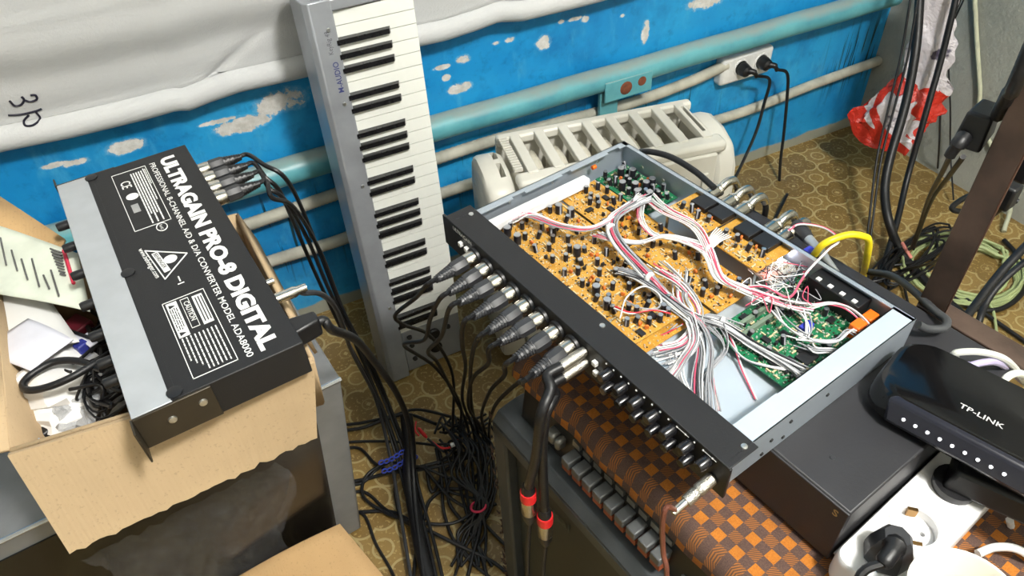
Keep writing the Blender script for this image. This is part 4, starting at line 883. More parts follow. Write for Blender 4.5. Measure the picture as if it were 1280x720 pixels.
# from the supply board, across the input board to the right
loom([(800, 250, .69), (780, 262, .702), (740, 285, .706), (700, 282, .703), (660, 268, .70), (640, 272, .692)], 10, .004, 1, [WW, WW, WP, WG], fray=1)
loom([(805, 248, .69), (790, 256, .702), (765, 275, .706), (770, 300, .706), (800, 335, .703), (835, 375, .700), (865, 400, .695), (880, 430, .69), (878, 470, .682), (882, 520, .676)], 15, .0055, 2, GG, fray=.6)
loom([(810, 246, .69), (830, 262, .705), (868, 282, .712), (886, 312, .709), (900, 345, .703), (930, 360, .698), (980, 378, .696), (1010, 385, .694)], 12, .004, 3, [WW, WW, WP, WW], fray=.5)
loom([(800, 250, .69), (800, 272, .704), (815, 292, .704), (850, 300, .704), (880, 315, .706), (895, 345, .702), (920, 358, .698), (965, 376, .696)], 8, .003, 4, [WW, WP, WW, WG], fray=.5)
loom([(745, 292, .695), (770, 300, .703), (800, 303, .706), (830, 295, .706), (858, 300, .706), (880, 310, .706)], 7, .003, 5, [WW, WP, WG], fray=.6)
loom([(775, 335, .69), (800, 345, .70), (835, 372, .702), (862, 392, .697), (900, 405, .692), (940, 430, .689), (985, 455, .687), (1003, 468, .684)], 15, .0045, 6, [WG, WG, WB_, WW, WG], fray=.6)
loom([(850, 345, .69), (850, 372, .70), (862, 395, .697), (868, 425, .69), (850, 455, .684), (836, 478, .678), (842, 505, .674)], 10, .005, 7, LGW, fray=.8)
loom([(815, 440, .676), (850, 430, .682), (868, 408, .692), (872, 385, .699), (850, 355, .703), (820, 335, .702)], 7, .004, 8, LGW)
loom([(830, 455, .676), (862, 440, .684), (876, 415, .692), (880, 395, .696), (905, 400, .692), (930, 412, .69)], 6, .004, 9, [WW, WG])
loom([(880, 480, .674), (888, 462, .676), (905, 440, .68), (905, 425, .686), (893, 408, .692)], 4, .003, 10, [WG])
loom([(905, 405, .69), (918, 430, .683), (928, 460, .676), (946, 500, .673)], 2, .0015, 12, [WP, WW], fray=.3)
loom([(898, 408, .69), (925, 445, .684), (960, 458, .684), (1005, 465, .684)], 3, .002, 13, [WW, WG], fray=.3)
loom([(845, 440, .68), (850, 470, .677), (865, 500, .674), (878, 528, .6735)], 8, .006, 14, [WG, WW, WG], fray=.4)
# looped single leads over the raised small board
loom([(775, 398, .70), (783, 372, .702), (805, 358, .704), (825, 370, .704), (822, 385, .703), (800, 385, .702), (780, 375, .70)], 2, .001, 15, [WW, WG], fray=0)
loom([(770, 385, .698), (790, 392, .702), (815, 388, .702), (835, 392, .70)], 3, .002, 16, [WR_, WW, WR_], fray=.5)
loom([(800, 432, .678), (830, 418, .682), (850, 405, .69)], 3, .002, 17, [WR_, WG], fray=.4)
# right side: over the digital board
loom([(1010, 385, .694), (1035, 380, .70), (1060, 385, .70), (1082, 405, .696), (1085, 428, .69)], 5, .0025, 18, [WW, WP, WW], fray=.6)
loom([(975, 385, .692), (985, 405, .696), (1008, 420, .694), (1010, 400, .694), (1000, 380, .694)], 5, .003, 19, [WW, WG], fray=.8)
loom([(990, 418, .69), (1015, 425, .694), (1045, 425, .696), (1062, 412, .695), (1085, 420, .69)], 5, .003, 20, [WW, WW, WG])
loom([(1000, 430, .688), (1020, 438, .69), (1045, 440, .69), (1055, 452, .686)], 4, .004, 21, [WW, WG], fray=.9)
loom([(925, 360, .696), (955, 358, .705), (985, 372, .70), (1000, 352, .705), (1010, 338, .71), (1035, 312, .72), (1048, 300, .725), (1030, 285, .72), (1000, 280, .715), (985, 288, .71)], 2, .0012, 22, [WP, WW], r=.0014, fray=0)
random.seed(55)
for k in range(20):
    c = (random.uniform(945, 1005), random.uniform(325, 375)); pts = [P(c[0] + random.uniform(-26, 26), c[1] + random.uniform(-20, 20), .693 + .014 * random.random()) for j in range(4)]
    cable('wire', pts, .0006, random.choice((WW, WG, WB_, WW, WW, WP)), parent=ou, n=5, k=5)
# ribbon fans into the output boards
for a, b in (((905, 290, .708), (880, 318, .706)), ((806, 246, .694), (790, 262, .700))):
    A, B = P(*a), P(*b)
    for k in range(8): t = (k - 3.5) / 7; cable('wire', [A + UD * t * .022, mixv(A, B, .5) + UD * t * .014 + Vector((0, 0, .006)), B + UD * t * .004], .0009, WW, parent=ou, n=5, k=4)
tie(763, 285, .7055, .0062, UD - VD * .2); tie(812, 347, .7035, .0065, UD); tie(903, 402, .692, .0052, UD + VD * .4); tie(886, 312, .7075, .006, UD); 
# ================================================================== connectors on the front of the open unit
ends = []
GRP = 'connectors along the front of the open unit'
nm8 = ['first', 'second', 'third', 'fourth', 'fifth', 'sixth', 'seventh', 'eighth']
tips = [(495, 394), (560, 430), (590, 440), (615, 450), (585, 480), (600, 500), (640, 470), (625, 520)]
AXF = (-VD + Vector((0, 0, -.10))).normalized()
KNOT = [(566, 540, .05), (575, 545, .06), (585, 535, .05), (592, 540, .06), (598, 545, .05), (602, 538, .06), (608, 548, .05), (612, 552, .04)]
MID = [[(520, 372, .60), (494, 394, .52), (505, 406, .46), (540, 422, .36), (566, 470, .20)], [(538, 398, .60), (530, 425, .50), (505, 432, .40), (545, 460, .28), (575, 505, .14)], [(552, 420, .58), (535, 440, .46), (548, 455, .36), (570, 500, .16)],
       [(578, 432, .56), (582, 460, .40), (578, 500, .2)], [(590, 445, .56), (588, 475, .40), (590, 510, .18)], [(610, 455, .56), (590, 475, .42), (586, 510, .2)], [(630, 470, .54), (612, 490, .40), (602, 520, .18)], [(648, 478, .54), (620, 505, .36), (612, 530, .16)]]
for i in range(8):
    o = UL(.0524 + i * .0262, -.0385, ZU - .021); t = thing('microphone_plug', f'black connector with nickel ring, {nm8[i]} from the keyboard on the open unit front', 'connector', o - Vector((0, 0, .012)), GRP)
    ax = (AXF + UD * .05 * math.sin(i * 2.1)).normalized(); e = xlr(t, o, ax, .8)
    pts = [e - ax * .006, e + ax * .012] + pxp(MID[i]) + pxp([KNOT[i]]) + pxp([(KNOT[i][0] + 6, KNOT[i][1] + 55, .025), (KNOT[i][0] + 22 - 6 * i, KNOT[i][1] + 120, .012)])
    MB().tube(spline(pts), .0030, 8).build('cord', BLK, t, fix=False)
# two knurled jack plugs leading to the red-banded connectors
REDB = mat('red_band', (212, 34, 38), .4); KNUR = mat('knurled_nickel', (196, 192, 182), .34, 1., bump=.9, bscale=700, bd=.001)
for i, (u, z, hx) in enumerate(((.2545, ZU - .015, (660, 610)), (.2575, ZU - .029, (681, 640)))):
    o = UL(u, -.0375, z); t = thing('jack_lead', ['jack lead with a red-banded connector hanging farther from the push buttons', 'jack lead with a red-banded connector hanging nearer the push buttons'][i], 'audio lead', o - Vector((0, 0, .01)), 'jack leads with red-banded connectors')
    ax = (-VD - Vector((0, 0, .12)) - UD * .04).normalized()
    MB().lathe([(.0052, 0), (.0058, .003), (.0058, .030), (.0048, .034)], o, ax, 16).build('jack_body', KNUR, t)
    vv = -.112 + .012 * i; q = PV(hx[0], hx[1], vv)
    a1 = o + ax * .03
    pth = spline([a1, a1 + ax * .018, PV(688 + 6 * i, 487 + 6 * i, vv + .02), PV(676 + 6 * i, 520, vv), PV(670 + 8 * i, 570, vv), q])
    MB().tube(pth, .0058, 10).build('cord', BLK, t, fix=False)
    d = Vector((0, 0, -1)); q = q + Vector((0, 0, .006))
    MB().lathe([(.0062, 0), (.0082, .006), (.0085, .014)], q, d, 16).build('boot', BLK2, t); MB().lathe([(.0098, .013), (.0102, .015), (.0102, .028), (.0098, .030)], q, d, 18).build('red_ring', REDB, t)
    MB().lathe([(.0096, .030), (.0096, .058), (.0086, .060)], q, d, 18).build('nickel_shell', NICK, t); MB().lathe([(.0088, .058), (.0088, .070), (.006, .080), (.0035, .088)], q, d, 14).build('tail_boot', BLK2, t)
    e = q + d * .086; MB().tube(spline([e, e + Vector((-.004, .0, -.05)), Vector((e.x - .02, e.y + .0, .12)), Vector((e.x - .05, e.y + .03, .012)), Vector((e.x - .12, e.y + .08, .008))]), .003, 7).build('lower_cord', BLK, t, fix=False)
# jack at the right end of the front panel with its brown cord
o = UL(.4325, -.0375, ZU - .029); t = thing('headphone_jack', 'nickel jack plug with a clear brown cord at the end of the knob rows', 'audio lead', o - Vector((0, 0, .01)))
ax = (-VD - Vector((0, 0, .22)) - UD * .0).normalized()
MB().lathe([(.0045, 0), (.0062, .002), (.0064, .018), (.0052, .020), (.0062, .022), (.0058, .034)], o, ax, 16).build('jack_body', KNUR, t); MB().lathe([(.0042, .033), (.0036, .050)], o, ax, 12).build('sleeve', NICK, t)
BRN = mat('clear_brown_cord', (110, 66, 52), .3, .2)
MB().tube(spline([o + ax * .046, PV(833, 634, -.095), PV(828, 655, -.10), PV(829, 690, -.10), PV(832, 740, -.105), UL(.47, -.115, .32), UL(.47, -.12, .12), UL(.48, -.14, .004), UL(.56, -.20, .004)]), .0026, 8).build('cord', BRN, t, fix=False)
# ================================================================== plugs behind the open unit
for i, (u, bend) in enumerate(((.150, 1), (.1755, 1), (.197, 1), (.2435, 1), (.2625, 1))):
    o = UL(u, .2476, ZU - .014); t = thing('output_plug', f'nickel cable plug in the rear of the open unit, {nm8[i]} from the heater', 'connector', o - Vector((0, 0, .01)), 'plugs along the rear of the open unit')
    ax = (VD + Vector((0, 0, .06))).normalized()
    MB().lathe([(.0085, 0), (.0085, .022), (.0075, .024)], o, ax, 14).build('shell', NICK, t); MB().lathe([(.0080, .024), (.0088, .0255), (.0088, .028), (.006, .031)], o, ax, 14).build('collar', NICK, t)
    e = o + ax * .030; sp = [e, e + ax * .012 + Vector((0, 0, .004)), e + ax * .026 + Vector((0, 0, .0)), e + ax * .034 + Vector((0, 0, -.012))]
    MB().tube(spline(sp), [.0058] * 12 + [.0052] * 7, 10).build('bent_sleeve', NICK, t)
    MB().tube(spline([sp[-1], sp[-1] + ax * .006 + Vector((0, 0, -.03)), sp[-1] + Vector((.0, 0, -.15)), sp[-1] + Vector((.02, .03, -.45)), Vector((sp[-1].x + .06, sp[-1].y + .08, .012)), Vector((sp[-1].x + .3, sp[-1].y + .02 * i, .008))]), .0040, 8).build('cord', BLK, t, fix=False)
# big grey-black plug and yellow strap
t = thing('headset_plug', 'slim silver plug with a black boot resting behind the rear edge of the open unit', 'connector', P(1005, 300, .715))
A, B = P(1003, 290, .705), P(1040, 333, .70); dd = (B - A).normalized()
MB().lathe([(.008, -.014), (.0085, 0), (.007, .012)], A, dd, 14).build('boot', GREYB, t); MB().lathe([(.006, .010), (.006, .042), (.0045, .05), (.0025, .075)], A, dd, 14).build('barrel', mat('satin_silver', (176, 182, 186), .35, .7), t)
cable('yellow_patch_cord', pxp([(1015, 322, .70), (1030, 305, .728), (1058, 294, .735), (1078, 295, .732), (1086, 302, .72), (1083, 325, .68), (1078, 350, .58), (1070, 400, .4), (1066, 430, .2), (1064, 452, .03), (1075, 458, .006), (1110, 450, .006)]), .0042, mat('bright_yellow_cord', (228, 206, 24), .4), 'bright yellow cord arching over the rear edge of the open unit')
tag(MB().box(P(1010, 318, .70), (.016, .012, .014), UR).build('blue_connector', BLU, bev=.002), 'small blue connector behind the open unit by the yellow cord', 'connector')
cable('power_lead', pxp([(1086, 340, .62), (1115, 345, .64), (1140, 362, .66), (1168, 388, .675), (1183, 400, .68), (1180, 410, .682), (1160, 411, .684), (1148, 406, .69)]), .0046, mat('grey_rubber', (62, 64, 66), .45), 'dark grey lead curling round the rear right corner of the open unit')
cable('power_lead', pxp([(800, 190, .70), (815, 190, .715), (840, 197, .72), (870, 215, .718), (893, 235, .715)]), .0042, BLK, 'black lead running over the rear edge of the open unit by the heater')
# ================================================================== plugs at the rear of the closed converter
GL = 'connectors at the rear of the closed converter'
TIE = [(494, 566, .05), (500, 570, .055), (506, 568, .05), (512, 572, .055), (488, 572, .05), (503, 576, .045)]
PTH = [[(330, 206, .72), (356, 222, .70), (378, 262, .60), (405, 330, .44), (440, 420, .26), (470, 490, .14)], [(332, 222, .71), (350, 240, .68), (372, 290, .56), (398, 350, .42), (436, 430, .26), (474, 500, .14)],
       [(336, 235, .71), (356, 250, .68), (385, 300, .55), (415, 370, .4), (455, 445, .24), (480, 500, .13)], [(340, 247, .71), (368, 260, .66), (402, 318, .5), (430, 390, .36), (462, 450, .23), (486, 505, .12)]]
for i in range(4):
    o = LP(.045 + i * .0262, LDP, -.02); t = thing('output_connector', f'black cable connector, {nm8[i]} from the wall at the rear of the closed converter', 'connector', o - Vector((0, 0, .012)), GL)
    ax = (LD + LA * -.02).normalized(); e = xlr(t, o, ax, .85, bootmat=BLK2)
    MB().tube(spline([e - ax * .006, e + ax * .01] + pxp(PTH[i]) + pxp([TIE[i]]) + pxp([(508 + 6 * i, 620, .03), (522 + 7 * i, 680, .025), (538 + 8 * i, 760, .025)])), .0032, 8).build('cord', BLK, t, fix=False)
o = LP(.352, LDP, -.018); t = thing('metal_jack_lead', 'nickel jack lead plugged into the rear of the closed converter', 'audio lead', o - Vector((0, 0, .01)))
MB().lathe([(.0062, 0), (.0064, .003), (.0064, .022), (.005, .026), (.0045, .036)], o, LD, 16).build('jack_body', NICK, t)
MB().tube(spline([o + LD * .034] + pxp([(378, 366, .715), (402, 368, .69), (422, 390, .60), (440, 440, .36), (470, 500, .15)]) + pxp([TIE[4], (500, 640, .03), (520, 760, .02)])), .0034, 8).build('cord', GREYB, t, fix=False)
MB().lathe([(.004, 0), (.004, .010)], LP(.318, LDP, -.02), LD, 12).build('rear_button', NICK, lu)
o = LP(.408, LDP - .002, -.022); t = thing('mains_lead', 'thick black mains lead plugged into the rear of the closed converter', 'cable', o - Vector((0, 0, .015)))
rot = LR; MB().hexa([o + LD * a + LA * b + Vector((0, 0, c)) for c in (-.012, .012) for a, b in ((0, -.013), (0, .013), (.03, .008), (.03, -.008))]).build('inlet_plug', BLK2, t, bev=.003)
MB().tube(spline([o + LD * .022, o + LD * .035] + pxp([(415, 412, .70), (445, 425, .62), (470, 455, .48), (495, 490, .30), (511, 530, .16), (516, 580, .075), (520, 640, .04), (535, 760, .03)])), [.0075] * 3 + [.0052] * 5 + [.0048] * 50, 10).build('cord', BLK, t, fix=False) if False else MB().tube(spline([o + LD * .022, o + LD * .035] + pxp([(415, 412, .70), (445, 425, .62), (470, 455, .48), (495, 490, .30), (511, 530, .16), (516, 580, .075), (520, 640, .04), (535, 760, .03)])), .0052, 10).build('cord', BLK, t, fix=False)
# ================================================================== multicore, ties and the floor tangle
cable('multicore_snake', pxp([(508, 520, .10), (512, 560, .07), (512, 600, .045), (518, 640, .03), (527, 690, .026), (548, 770, .024)]), .0125, BLK, 'thick black multicore cable running between the cabinets on the floor', 'cable', n=14)
BT = mat('blue_tie', (64, 84, 196), .5); PT = mat('pink_tie', (226, 62, 96), .5); RT = mat('red_tie', (206, 40, 44), .5)
bt = P(497, 574, .055)
mb = MB()
for k in range(-3, 4):
    for j in range(2): c = bt + Vector((.0105 * k, .004 - .012 * j, .012 - .013 * j + .004 * math.sin(k))); mb.tube([c + Vector((.0052 * math.cos(w * .7854), -.004, .0062 * math.sin(w * .7854))) for w in range(9)], .0015, 5)
tag(mb.build('beaded_tie', BT), 'blue beaded cable tie round the black cable bundle', 'cable tie')
def hoop(name, px, py, z, r, m, lab, ax=(1, .3, .2), wire=.0022):
    a = Vector(ax).normalized(); e = a.orthogonal().normalized(); f = a.cross(e); c = P(px, py, z)
    return tag(MB().tube([c + e * r * math.cos(w * .36) + f * r * math.sin(w * .36) for w in range(18)], wire, 7).build(name, m), lab, 'cable tie')
hoop('red_tie', 528, 541, .07, .012, RT, 'red cable tie round the tangled cables between the cabinets')
cable('red_tie', pxp([(520, 527, .07), (519, 538, .075), (524, 545, .07)]), .0018, RT, 'short red tie end beside the black multicore cable', 'cable tie')
hoop('pink_tie', 598, 633, .04, .014, PT, 'pink cable tie round the cables at the cabinet foot', (0, .3, 1))
cable('red_lead', pxp([(540, 552, .06), (552, 560, .06), (565, 558, .055), (572, 548, .05)]), .0022, RT, 'thin red lead showing in the floor tangle')
tag(MB().box(P(566, 556, .07), (.008, .006, .006)).build('white_marker', WHITE), 'tiny white cable marker on the floor tangle', 'marker')
GF = 'black cables strewn on the floor between the cabinets'
FC = [[(455, 528, .008), (490, 520, .012), (520, 512, .02), (560, 520, .03), (590, 530, .03)], [(452, 535, .01), (480, 525, .014), (510, 518, .02), (545, 530, .04)], [(446, 552, .006), (490, 552, .012), (540, 556, .03), (580, 566, .03), (615, 545, .02)],
      [(448, 560, .006), (470, 580, .01), (500, 590, .02), (560, 580, .03), (618, 560, .02)], [(452, 600, .008), (490, 590, .02), (540, 580, .03), (600, 560, .03)], [(452, 604, .01), (470, 588, .012), (490, 578, .03), (530, 585, .03), (570, 600, .02), (615, 605, .01)],
      [(455, 615, .006), (480, 635, .008), (505, 650, .02), (560, 655, .02), (595, 640, .02), (620, 630, .01)], [(452, 640, .006), (490, 640, .01), (520, 655, .02), (570, 680, .015), (620, 705, .006), (650, 735, .006)], [(453, 642, .008), (470, 680, .006), (490, 715, .006), (500, 745, .006)],
      [(480, 578, .02), (458, 595, .012), (454, 620, .012), (480, 640, .012), (505, 650, .02), (525, 655, .03)], [(530, 650, .03), (536, 628, .02), (555, 612, .012), (580, 610, .012), (600, 590, .01)], [(494, 590, .03), (494, 620, .014), (502, 648, .012), (520, 660, .03)],
      [(545, 560, .04), (552, 600, .02), (555, 640, .012), (570, 680, .008), (600, 712, .006), (640, 740, .006)], [(548, 560, .04), (558, 600, .022), (562, 630, .016), (580, 655, .012), (600, 690, .008), (612, 735, .006)], [(556, 560, .05), (565, 590, .03), (560, 612, .02), (580, 620, .015), (600, 625, .02)],
      [(530, 585, .03), (560, 620, .02), (590, 640, .012), (618, 668, .006), (640, 690, .006)], [(585, 720, .006), (592, 690, .012), (600, 660, .02), (602, 620, .03), (606, 570, .03)], [(565, 735, .006), (575, 700, .008), (590, 670, .012), (612, 640, .02), (622, 600, .02)],
      [(520, 590, .04), (526, 640, .014), (520, 690, .006), (516, 740, .006)], [(532, 580, .03), (540, 615, .014), (556, 590, .014), (575, 575, .02)]]
for k, f in enumerate(FC):
    if f[0][0] < 457: f = [(f[0][0] - 34, f[0][1] + 4, .006)] + f
    cable('floor_cable', pxp(f), (.0032, .0036, .0028)[k % 3], BLK, 'black cable looping across the patterned floor between the two cabinets', 'cable', GF)
random.seed(91)
for k in range(10):                                            # the hank hanging down the cabinet side
    x = 572 + k * 4.2
    cable('floor_cable', pxp([(x - 14 + random.uniform(-8, 8), 535 + random.uniform(-10, 10), .06), (x + random.uniform(-8, 8), 560, .08), (x + random.uniform(-10, 10), 595, .055), (602 + random.uniform(-9, 9), 632, .04), (x + random.uniform(-22, 14), 668, .012), (x + random.uniform(-40, 20), 708, .008)]), .0028, BLK, 'black cable in the hank hanging at the foot of the amplifier cabinet', 'cable', 'hank of cables at the cabinet foot')
for k in range(9):
    a, b = random.uniform(530, 560), random.uniform(525, 570); pts = [P(a + 12 * j + random.uniform(-6, 6), b + random.uniform(-14, 14), .03 + .04 * random.random()) for j in range(6)]
    cable('floor_cable', pts, .0026, BLK, 'black cable in the knot beside the red tie on the floor', 'cable', 'knot of cables on the floor')
# ================================================================== steel frame on the right
FRM = mat('brown_black_steel', (82, 67, 58), .42, .3, var=.25, scale=14, bump=.15); FRE = mat('copper_edge_glint', (128, 98, 84), .35, .7)
fr = thing('steel_frame', 'brown-black angle steel frame with an upright post behind the router', 'frame', UL(.425, .335, 0))
L = .030
def lprof(o, ex, ey, ez, w=L, t=.004): return MB().prism([(0, 0), (w, 0), (w, t), (t, t), (t, w), (0, w)], o, ex, ey, ez)
lprof(UL(.408, .328, 0), UD, VD, Vector((0, 0, 1.42))).build('post', FRM, fr, bev=.0012)
MB().box(UL(.4385, .3285, .71), (.0012, .0012, 1.42)).build('edge_glint', FRE, fr)  # highlight on the post edge, laid on as a thin copper-coloured strip
lprof(UL(.41, .352, .664), Vector((0, 0, -1)), -VD, UD * .62).build('rail', FRM, fr, bev=.0012)
lprof(UL(.985, .328, 0), UD, VD, Vector((0, 0, 1.42))).build('post', FRM, fr, bev=.0012)
lprof(UL(.41, .352, .12), Vector((0, 0, -1)), -VD, UD * .62).build('rail', FRM, fr, bev=.0012)
lprof(UL(.41, .352, 1.38), Vector((0, 0, -1)), -VD, UD * .62).build('rail', FRM, fr, bev=.0012)
# adapter, straps and loops on the post
pa = thing('plug_adapter', 'black angular plug adapter strapped beside the upright steel post', 'adapter', P(1222, 165, .86))
q = P(1222, 158, .87); ax_ = (P(1200, 185, .87) - P(1245, 135, .87)).normalized(); rot = Matrix((ax_, Vector((-ax_.y, ax_.x, 0)), Vector((0, 0, 1)))).transposed()
MB().hexa([q + rot @ Vector(v) for v in ((-.03, -.012, -.018), (.018, -.014, -.018), (.018, .014, -.018), (-.03, .012, -.018), (-.024, -.010, .018), (.012, -.012, .018), (.012, .012, .018), (-.024, .010, .018))]).build('housing', BLK2, pa, bev=.003)
MB().tube(spline([P(1206, 170, .865), P(1198, 180, .86), P(1190, 190, .85), P(1187, 195, .845)]), [.0075] * 8 + [.0055] * 11, 10).build('boot', BLK, pa)
cable('lead', pxp([(1188, 194, .846), (1178, 215, .78), (1160, 250, .6), (1148, 285, .3), (1138, 312, .06)]), .0028, BLK, parent=pa); cable('lead', pxp([(1204, 196, .846), (1185, 222, .76), (1165, 250, .58), (1150, 288, .3), (1142, 312, .06)]), .0028, BLK, parent=pa)
cable('black_strap', [UL(.400, .330, 1.34), UL(.398, .330, 1.15)] + pxp([ (1278, 85, .97), (1262, 115, .93), (1247, 145, .89)]), .0065, BLK, 'black strap running down the steel post to the plug adapter', 'strap')
cable('cable_loop', pxp([(1262, 244, .76), (1240, 238, .765), (1215, 243, .765), (1194, 255, .76), (1191, 262, .755), (1205, 264, .752), (1228, 258, .752), (1248, 250, .752), (1262, 248, .752), (1272, 252, .75)]), .0032, BLK, 'thin black cable looped round the upright steel post')
cl = thing('cable_clamp', 'black cable clamp on the far side of the steel post', 'clamp', P(1256, 244, .745)); MB().box(P(1256, 243, .76), (.02, .024, .03), UR).build('clamp_body', BLK2, cl, bev=.003); MB().box(P(1246, 236, .772), (.012, .018, .01), UR).build('clamp_jaw', BLK2, cl, bev=.002)
cable('long_lead', pxp([(1268, 250, .752), (1240, 270, .70), (1215, 295, .60), (1180, 320, .40), (1160, 330, .2), (1120, 340, .02)]), .003, BLK, 'black lead running from the clamp down behind the steel post')
tag(MB().box(P(1284, 192, .85), (.03, .03, .05), UR).build('black_adapter', BLK2, bev=.004), 'black block adapter hanging beside the steel post above the clamp', 'adapter')
# heavy straps and cables hanging in the corner
def drop(anchor, pts):                                         # straight run from an anchor high on the wall, then down the given points
    pre = pts[0] + (pts[0] - pts[1]) * .8; n = max(2, int((anchor - pre).length / .12)); return [mixv(anchor, pre, i / n) for i in range(n + 1)] + pts
def wpx(l): return [PX(a, b, x) for a, b, x in l]
GH = 'cables hanging in the corner of the room'
cable('hanging_strap', drop(Vector((1.84, 1.30, 2.2)), wpx([(1150, -10, 1.66), (1145, 60, 1.62), (1132, 130, 1.58), (1112, 200, 1.52), (1106, 240, 1.48), (1112, 280, 1.45)])) + pxp([(1128, 318, .02), (1150, 345, .012), (1185, 378, .012), (1225, 412, .012)]), .011, BLK, 'broad black strap hanging in the corner and bending along the floor', 'strap', n=10)
cable('hanging_cable', drop(Vector((1.84, 1.2, 2.2)), wpx([(1190, 20, 1.68), (1175, 80, 1.66), (1155, 150, 1.62), (1135, 220, 1.58), (1122, 275, 1.5)])) + pxp([(1105, 330, .02), (1095, 350, .01)]), .008, BLK, 'thick black cable hanging straight down over the red and white bag', 'cable')
for i, (dx, lab) in enumerate(((0, 'thin black cord hanging before the bag, nearest the wall socket'), (9, 'thin black cord hanging before the bag, second nearest the wall socket'))):
    cable('hanging_cable', drop(Vector((1.84, 1.25, 2.1)), wpx([(1138 + dx, 0, 1.6), (1126 + dx, 70, 1.58), (1112 + dx * .8, 130, 1.55), (1096 + dx * .6, 200, 1.5), (1086 + dx * .5, 280, 1.42)])) + pxp([(1080 + dx * .4, 330, .02), (1072 + dx * .4, 372, .01)]), .003, BLK, lab, 'cable')
cable('hanging_cable', drop(Vector((1.845, 1.2, 2.0)), wpx([(1178, 90, 1.80), (1176, 130, 1.80), (1174, 180, 1.80)])) + pxp([(1172, 210, .02)]), .0025, BLK, 'thin dark cord on the grey wall beside the red and white bag', 'cable')
cable('hanging_cable', drop(Vector((1.845, 1.12, 2.0)), wpx([(1186, 90, 1.82), (1188, 140, 1.82), (1188, 190, 1.82)])) + pxp([(1192, 250, .02)]), .0022, BLK, 'thin dark cord on the grey wall beside the pale cord', 'cable')
PGR = mat('pale_green_cord', (158, 170, 120), .55, var=.06)
cable('wall_cable', wpx([(1205, -150, WX_ - .008), (1217, -20, WX_ - .008), (1221, 50, WX_ - .008), (1225, 110, WX_ - .008), (1227, 150, WX_ - .008)]) + [Vector((WX_ - .012, .86, .06)), Vector((WX_ - .08, .80, .01))], .006, mat('pale_wall_cord', (182, 184, 158), .6), 'pale cord hanging down the grey wall')
cc_ = Vector((1.56, .745, 0)); random.seed(8); mb = MB()
pts = []
for w in range(9 * 20):
    a = w / 20 * 2 * math.pi; lp = w // 20; r = .118 + .022 * math.sin(lp * 2.4 + .3) + .004 * math.sin(a * 3 + lp); pts.append(cc_ + Vector((r * math.cos(a) * 1.05 + .008 * math.sin(lp * 1.7), r * math.sin(a) * .92 + .008 * math.cos(lp * 2.1), .006 + .0045 * (lp % 4) + .002 * math.sin(a * 2 + lp))))
ck = thing('cable_coil', 'pale green network cable coiled on the floor by the grey wall', 'cable coil', cc_)
MB().tube(pts, .0035, 7).build('coil', PGR, ck, fix=False); cable('tail', [pts[-1]] + pxp([(1235, 365, .02), (1242, 390, .012), (1246, 420, .008), (1250, 470, .008)]), .0035, PGR, parent=ck)
# black lead hank tied with a copper twist
hk = thing('lead_hank', 'hank of thin black lead tied with a pink twist on the floor', 'cable coil', P(1140, 320, 0))
random.seed(14)
for k in range(9):
    c = P(1143 + random.uniform(-6, 6), 320 + random.uniform(-4, 4), .03); a0 = random.uniform(-.2, .2) + .25; Lh = random.uniform(.10, .17); wv = random.uniform(.02, .05)
    MB().tube(spline([c + Vector((Lh * math.cos(t) * math.cos(a0) - wv * math.sin(t) * math.sin(a0), Lh * math.cos(t) * math.sin(a0) + wv * math.sin(t) * math.cos(a0), .006 * math.sin(t * 2 + k) + .003 * k - .01)) for t in [i * .6283 for i in range(11)]], 4), .0028, 7).build('lead_loop', BLK, hk, fix=False)
MB().tube([P(1128, 304, .07), P(1133, 313, .075), P(1139, 322, .06)], .004, 8).build('twist', mat('copper_pink_twist', (206, 128, 116), .4), hk)
GR = 'black cables crossing the floor right of the steel post'
for lab, l, r in (('thick black cable slanting down beside the steel post, upper of two', [(1310, 280, .5), (1280, 310, .5), (1250, 342, .48), (1222, 378, .46), (1205, 402, .45), (1180, 450, .4)], .0065), ('thick black cable slanting down beside the steel post, lower of two', [(1310, 310, .45), (1278, 330, .44), (1250, 355, .42), (1232, 380, .4), (1222, 410, .38), (1215, 460, .3)], .0055),
                  ('black cable lying on the floor beyond the green coil', [(1255, 300, .012), (1272, 320, .012), (1284, 350, .012), (1270, 375, .012), (1240, 388, .012), (1200, 378, .012), (1170, 350, .012)], .006), ('black cable on the floor crossing under the green coil', [(1185, 352, .008), (1215, 380, .008), (1250, 405, .008), (1300, 440, .008)], .005),
                  ('black cable on the floor behind the open unit by the yellow cord', [(1020, 330, .02), (1060, 345, .012), (1090, 340, .01), (1125, 325, .012)], .004), ('black cable on the floor crossing near the copper twist', [(1085, 360, .01), (1105, 335, .012), (1130, 330, .02), (1165, 322, .02), (1180, 305, .02)], .004), ('black cable standing up from the floor behind the hank', [(1112, 340, .02), (1110, 380, .02), (1112, 430, .01)], .0035), ('black cable trailing from the hank towards the post', [(1128, 345, .02), (1135, 380, .01), (1145, 420, .01)], .0035)):
    cable('floor_lead', pxp(l), r, BLK, lab, 'cable', None)
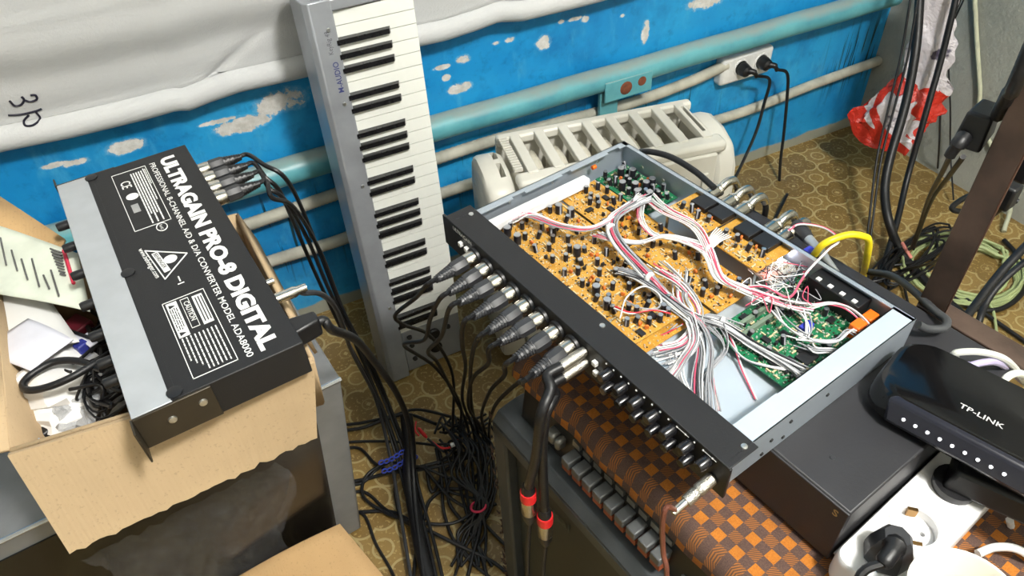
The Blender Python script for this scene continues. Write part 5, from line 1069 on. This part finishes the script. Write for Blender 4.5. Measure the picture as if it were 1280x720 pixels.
# ================================================================== crumpled red and white bag
def bag_mat():
    s = NT('red_white_bag'); v = s.obj(); n1 = s.noise(v, 7, 2, .4, 1.2); n2 = s.noise(v, 22, 3, .5); z = s.sep(v)[2]
    f = s.math('GREATER_THAN', s.math('ADD', n1, s.math('MULTIPLY', s.math('SUBTRACT', .20, z), .75)), .515)
    c = s.mix(f, lin((196, 190, 194)), lin((190, 46, 32))); c = s.mix(s.math('MULTIPLY', s.ramp(n2, .6, .66), s.math('SUBTRACT', 1., f)), c, lin((70, 64, 84)))
    s.bump(s.noise(v, 26, 4, .6, .6), .6, .02); return s.fin(c, .28)
BAGM = bag_mat()
sp_ = [PX(1178, -30, 1.71), PX(1170, 20, 1.71), PX(1166, 60, 1.70), PX(1152, 100, 1.69), PX(1126, 132, 1.66), PX(1108, 158, 1.64), PX(1108, 186, 1.63)]
wd_ = [.040, .045, .045, .055, .085, .095, .045]
def bagf(a, b):
    t = b * (len(sp_) - 1); i = min(int(t), len(sp_) - 2); e = t - i; c = mixv(sp_[i], sp_[i + 1], e); w = wd_[i] + (wd_[i + 1] - wd_[i]) * e
    ph = a * 2 * math.pi; nrm = noise.noise(Vector((math.cos(ph) * 1.6, math.sin(ph) * 1.6, b * 7))) * .45 + noise.noise(Vector((math.cos(ph) * 4, math.sin(ph) * 4, b * 16))) * .28
    r = w * (1 + nrm); return c + Vector((.58, -.81, 0)) * r * math.cos(ph) + Vector((-.81, -.58, 0)) * (r * .24 * math.sin(ph)) + Vector((0, 0, .02 * noise.noise(Vector((a * 9, b * 9, 4)))))
tag(MB().grid(44, 46, bagf).build('plastic_carrier_bag', BAGM, fix=False, ang=24), 'crumpled red and white plastic bag hanging among cables in the corner', 'bag')
# bits beyond the power strip
cable('white_cable', pxp([(1262, 650, .60), (1264, 665, .56), (1262, 690, .45)]), .0035, WHITE, 'short white cord end hanging below the power adapter', 'cable')
cable('white_cable', pxp([(1222, 692, .60), (1245, 684, .60), (1275, 688, .60), (1310, 715, .58)]), .004, WHITE, 'white cord curving behind the paper cup', 'cable')
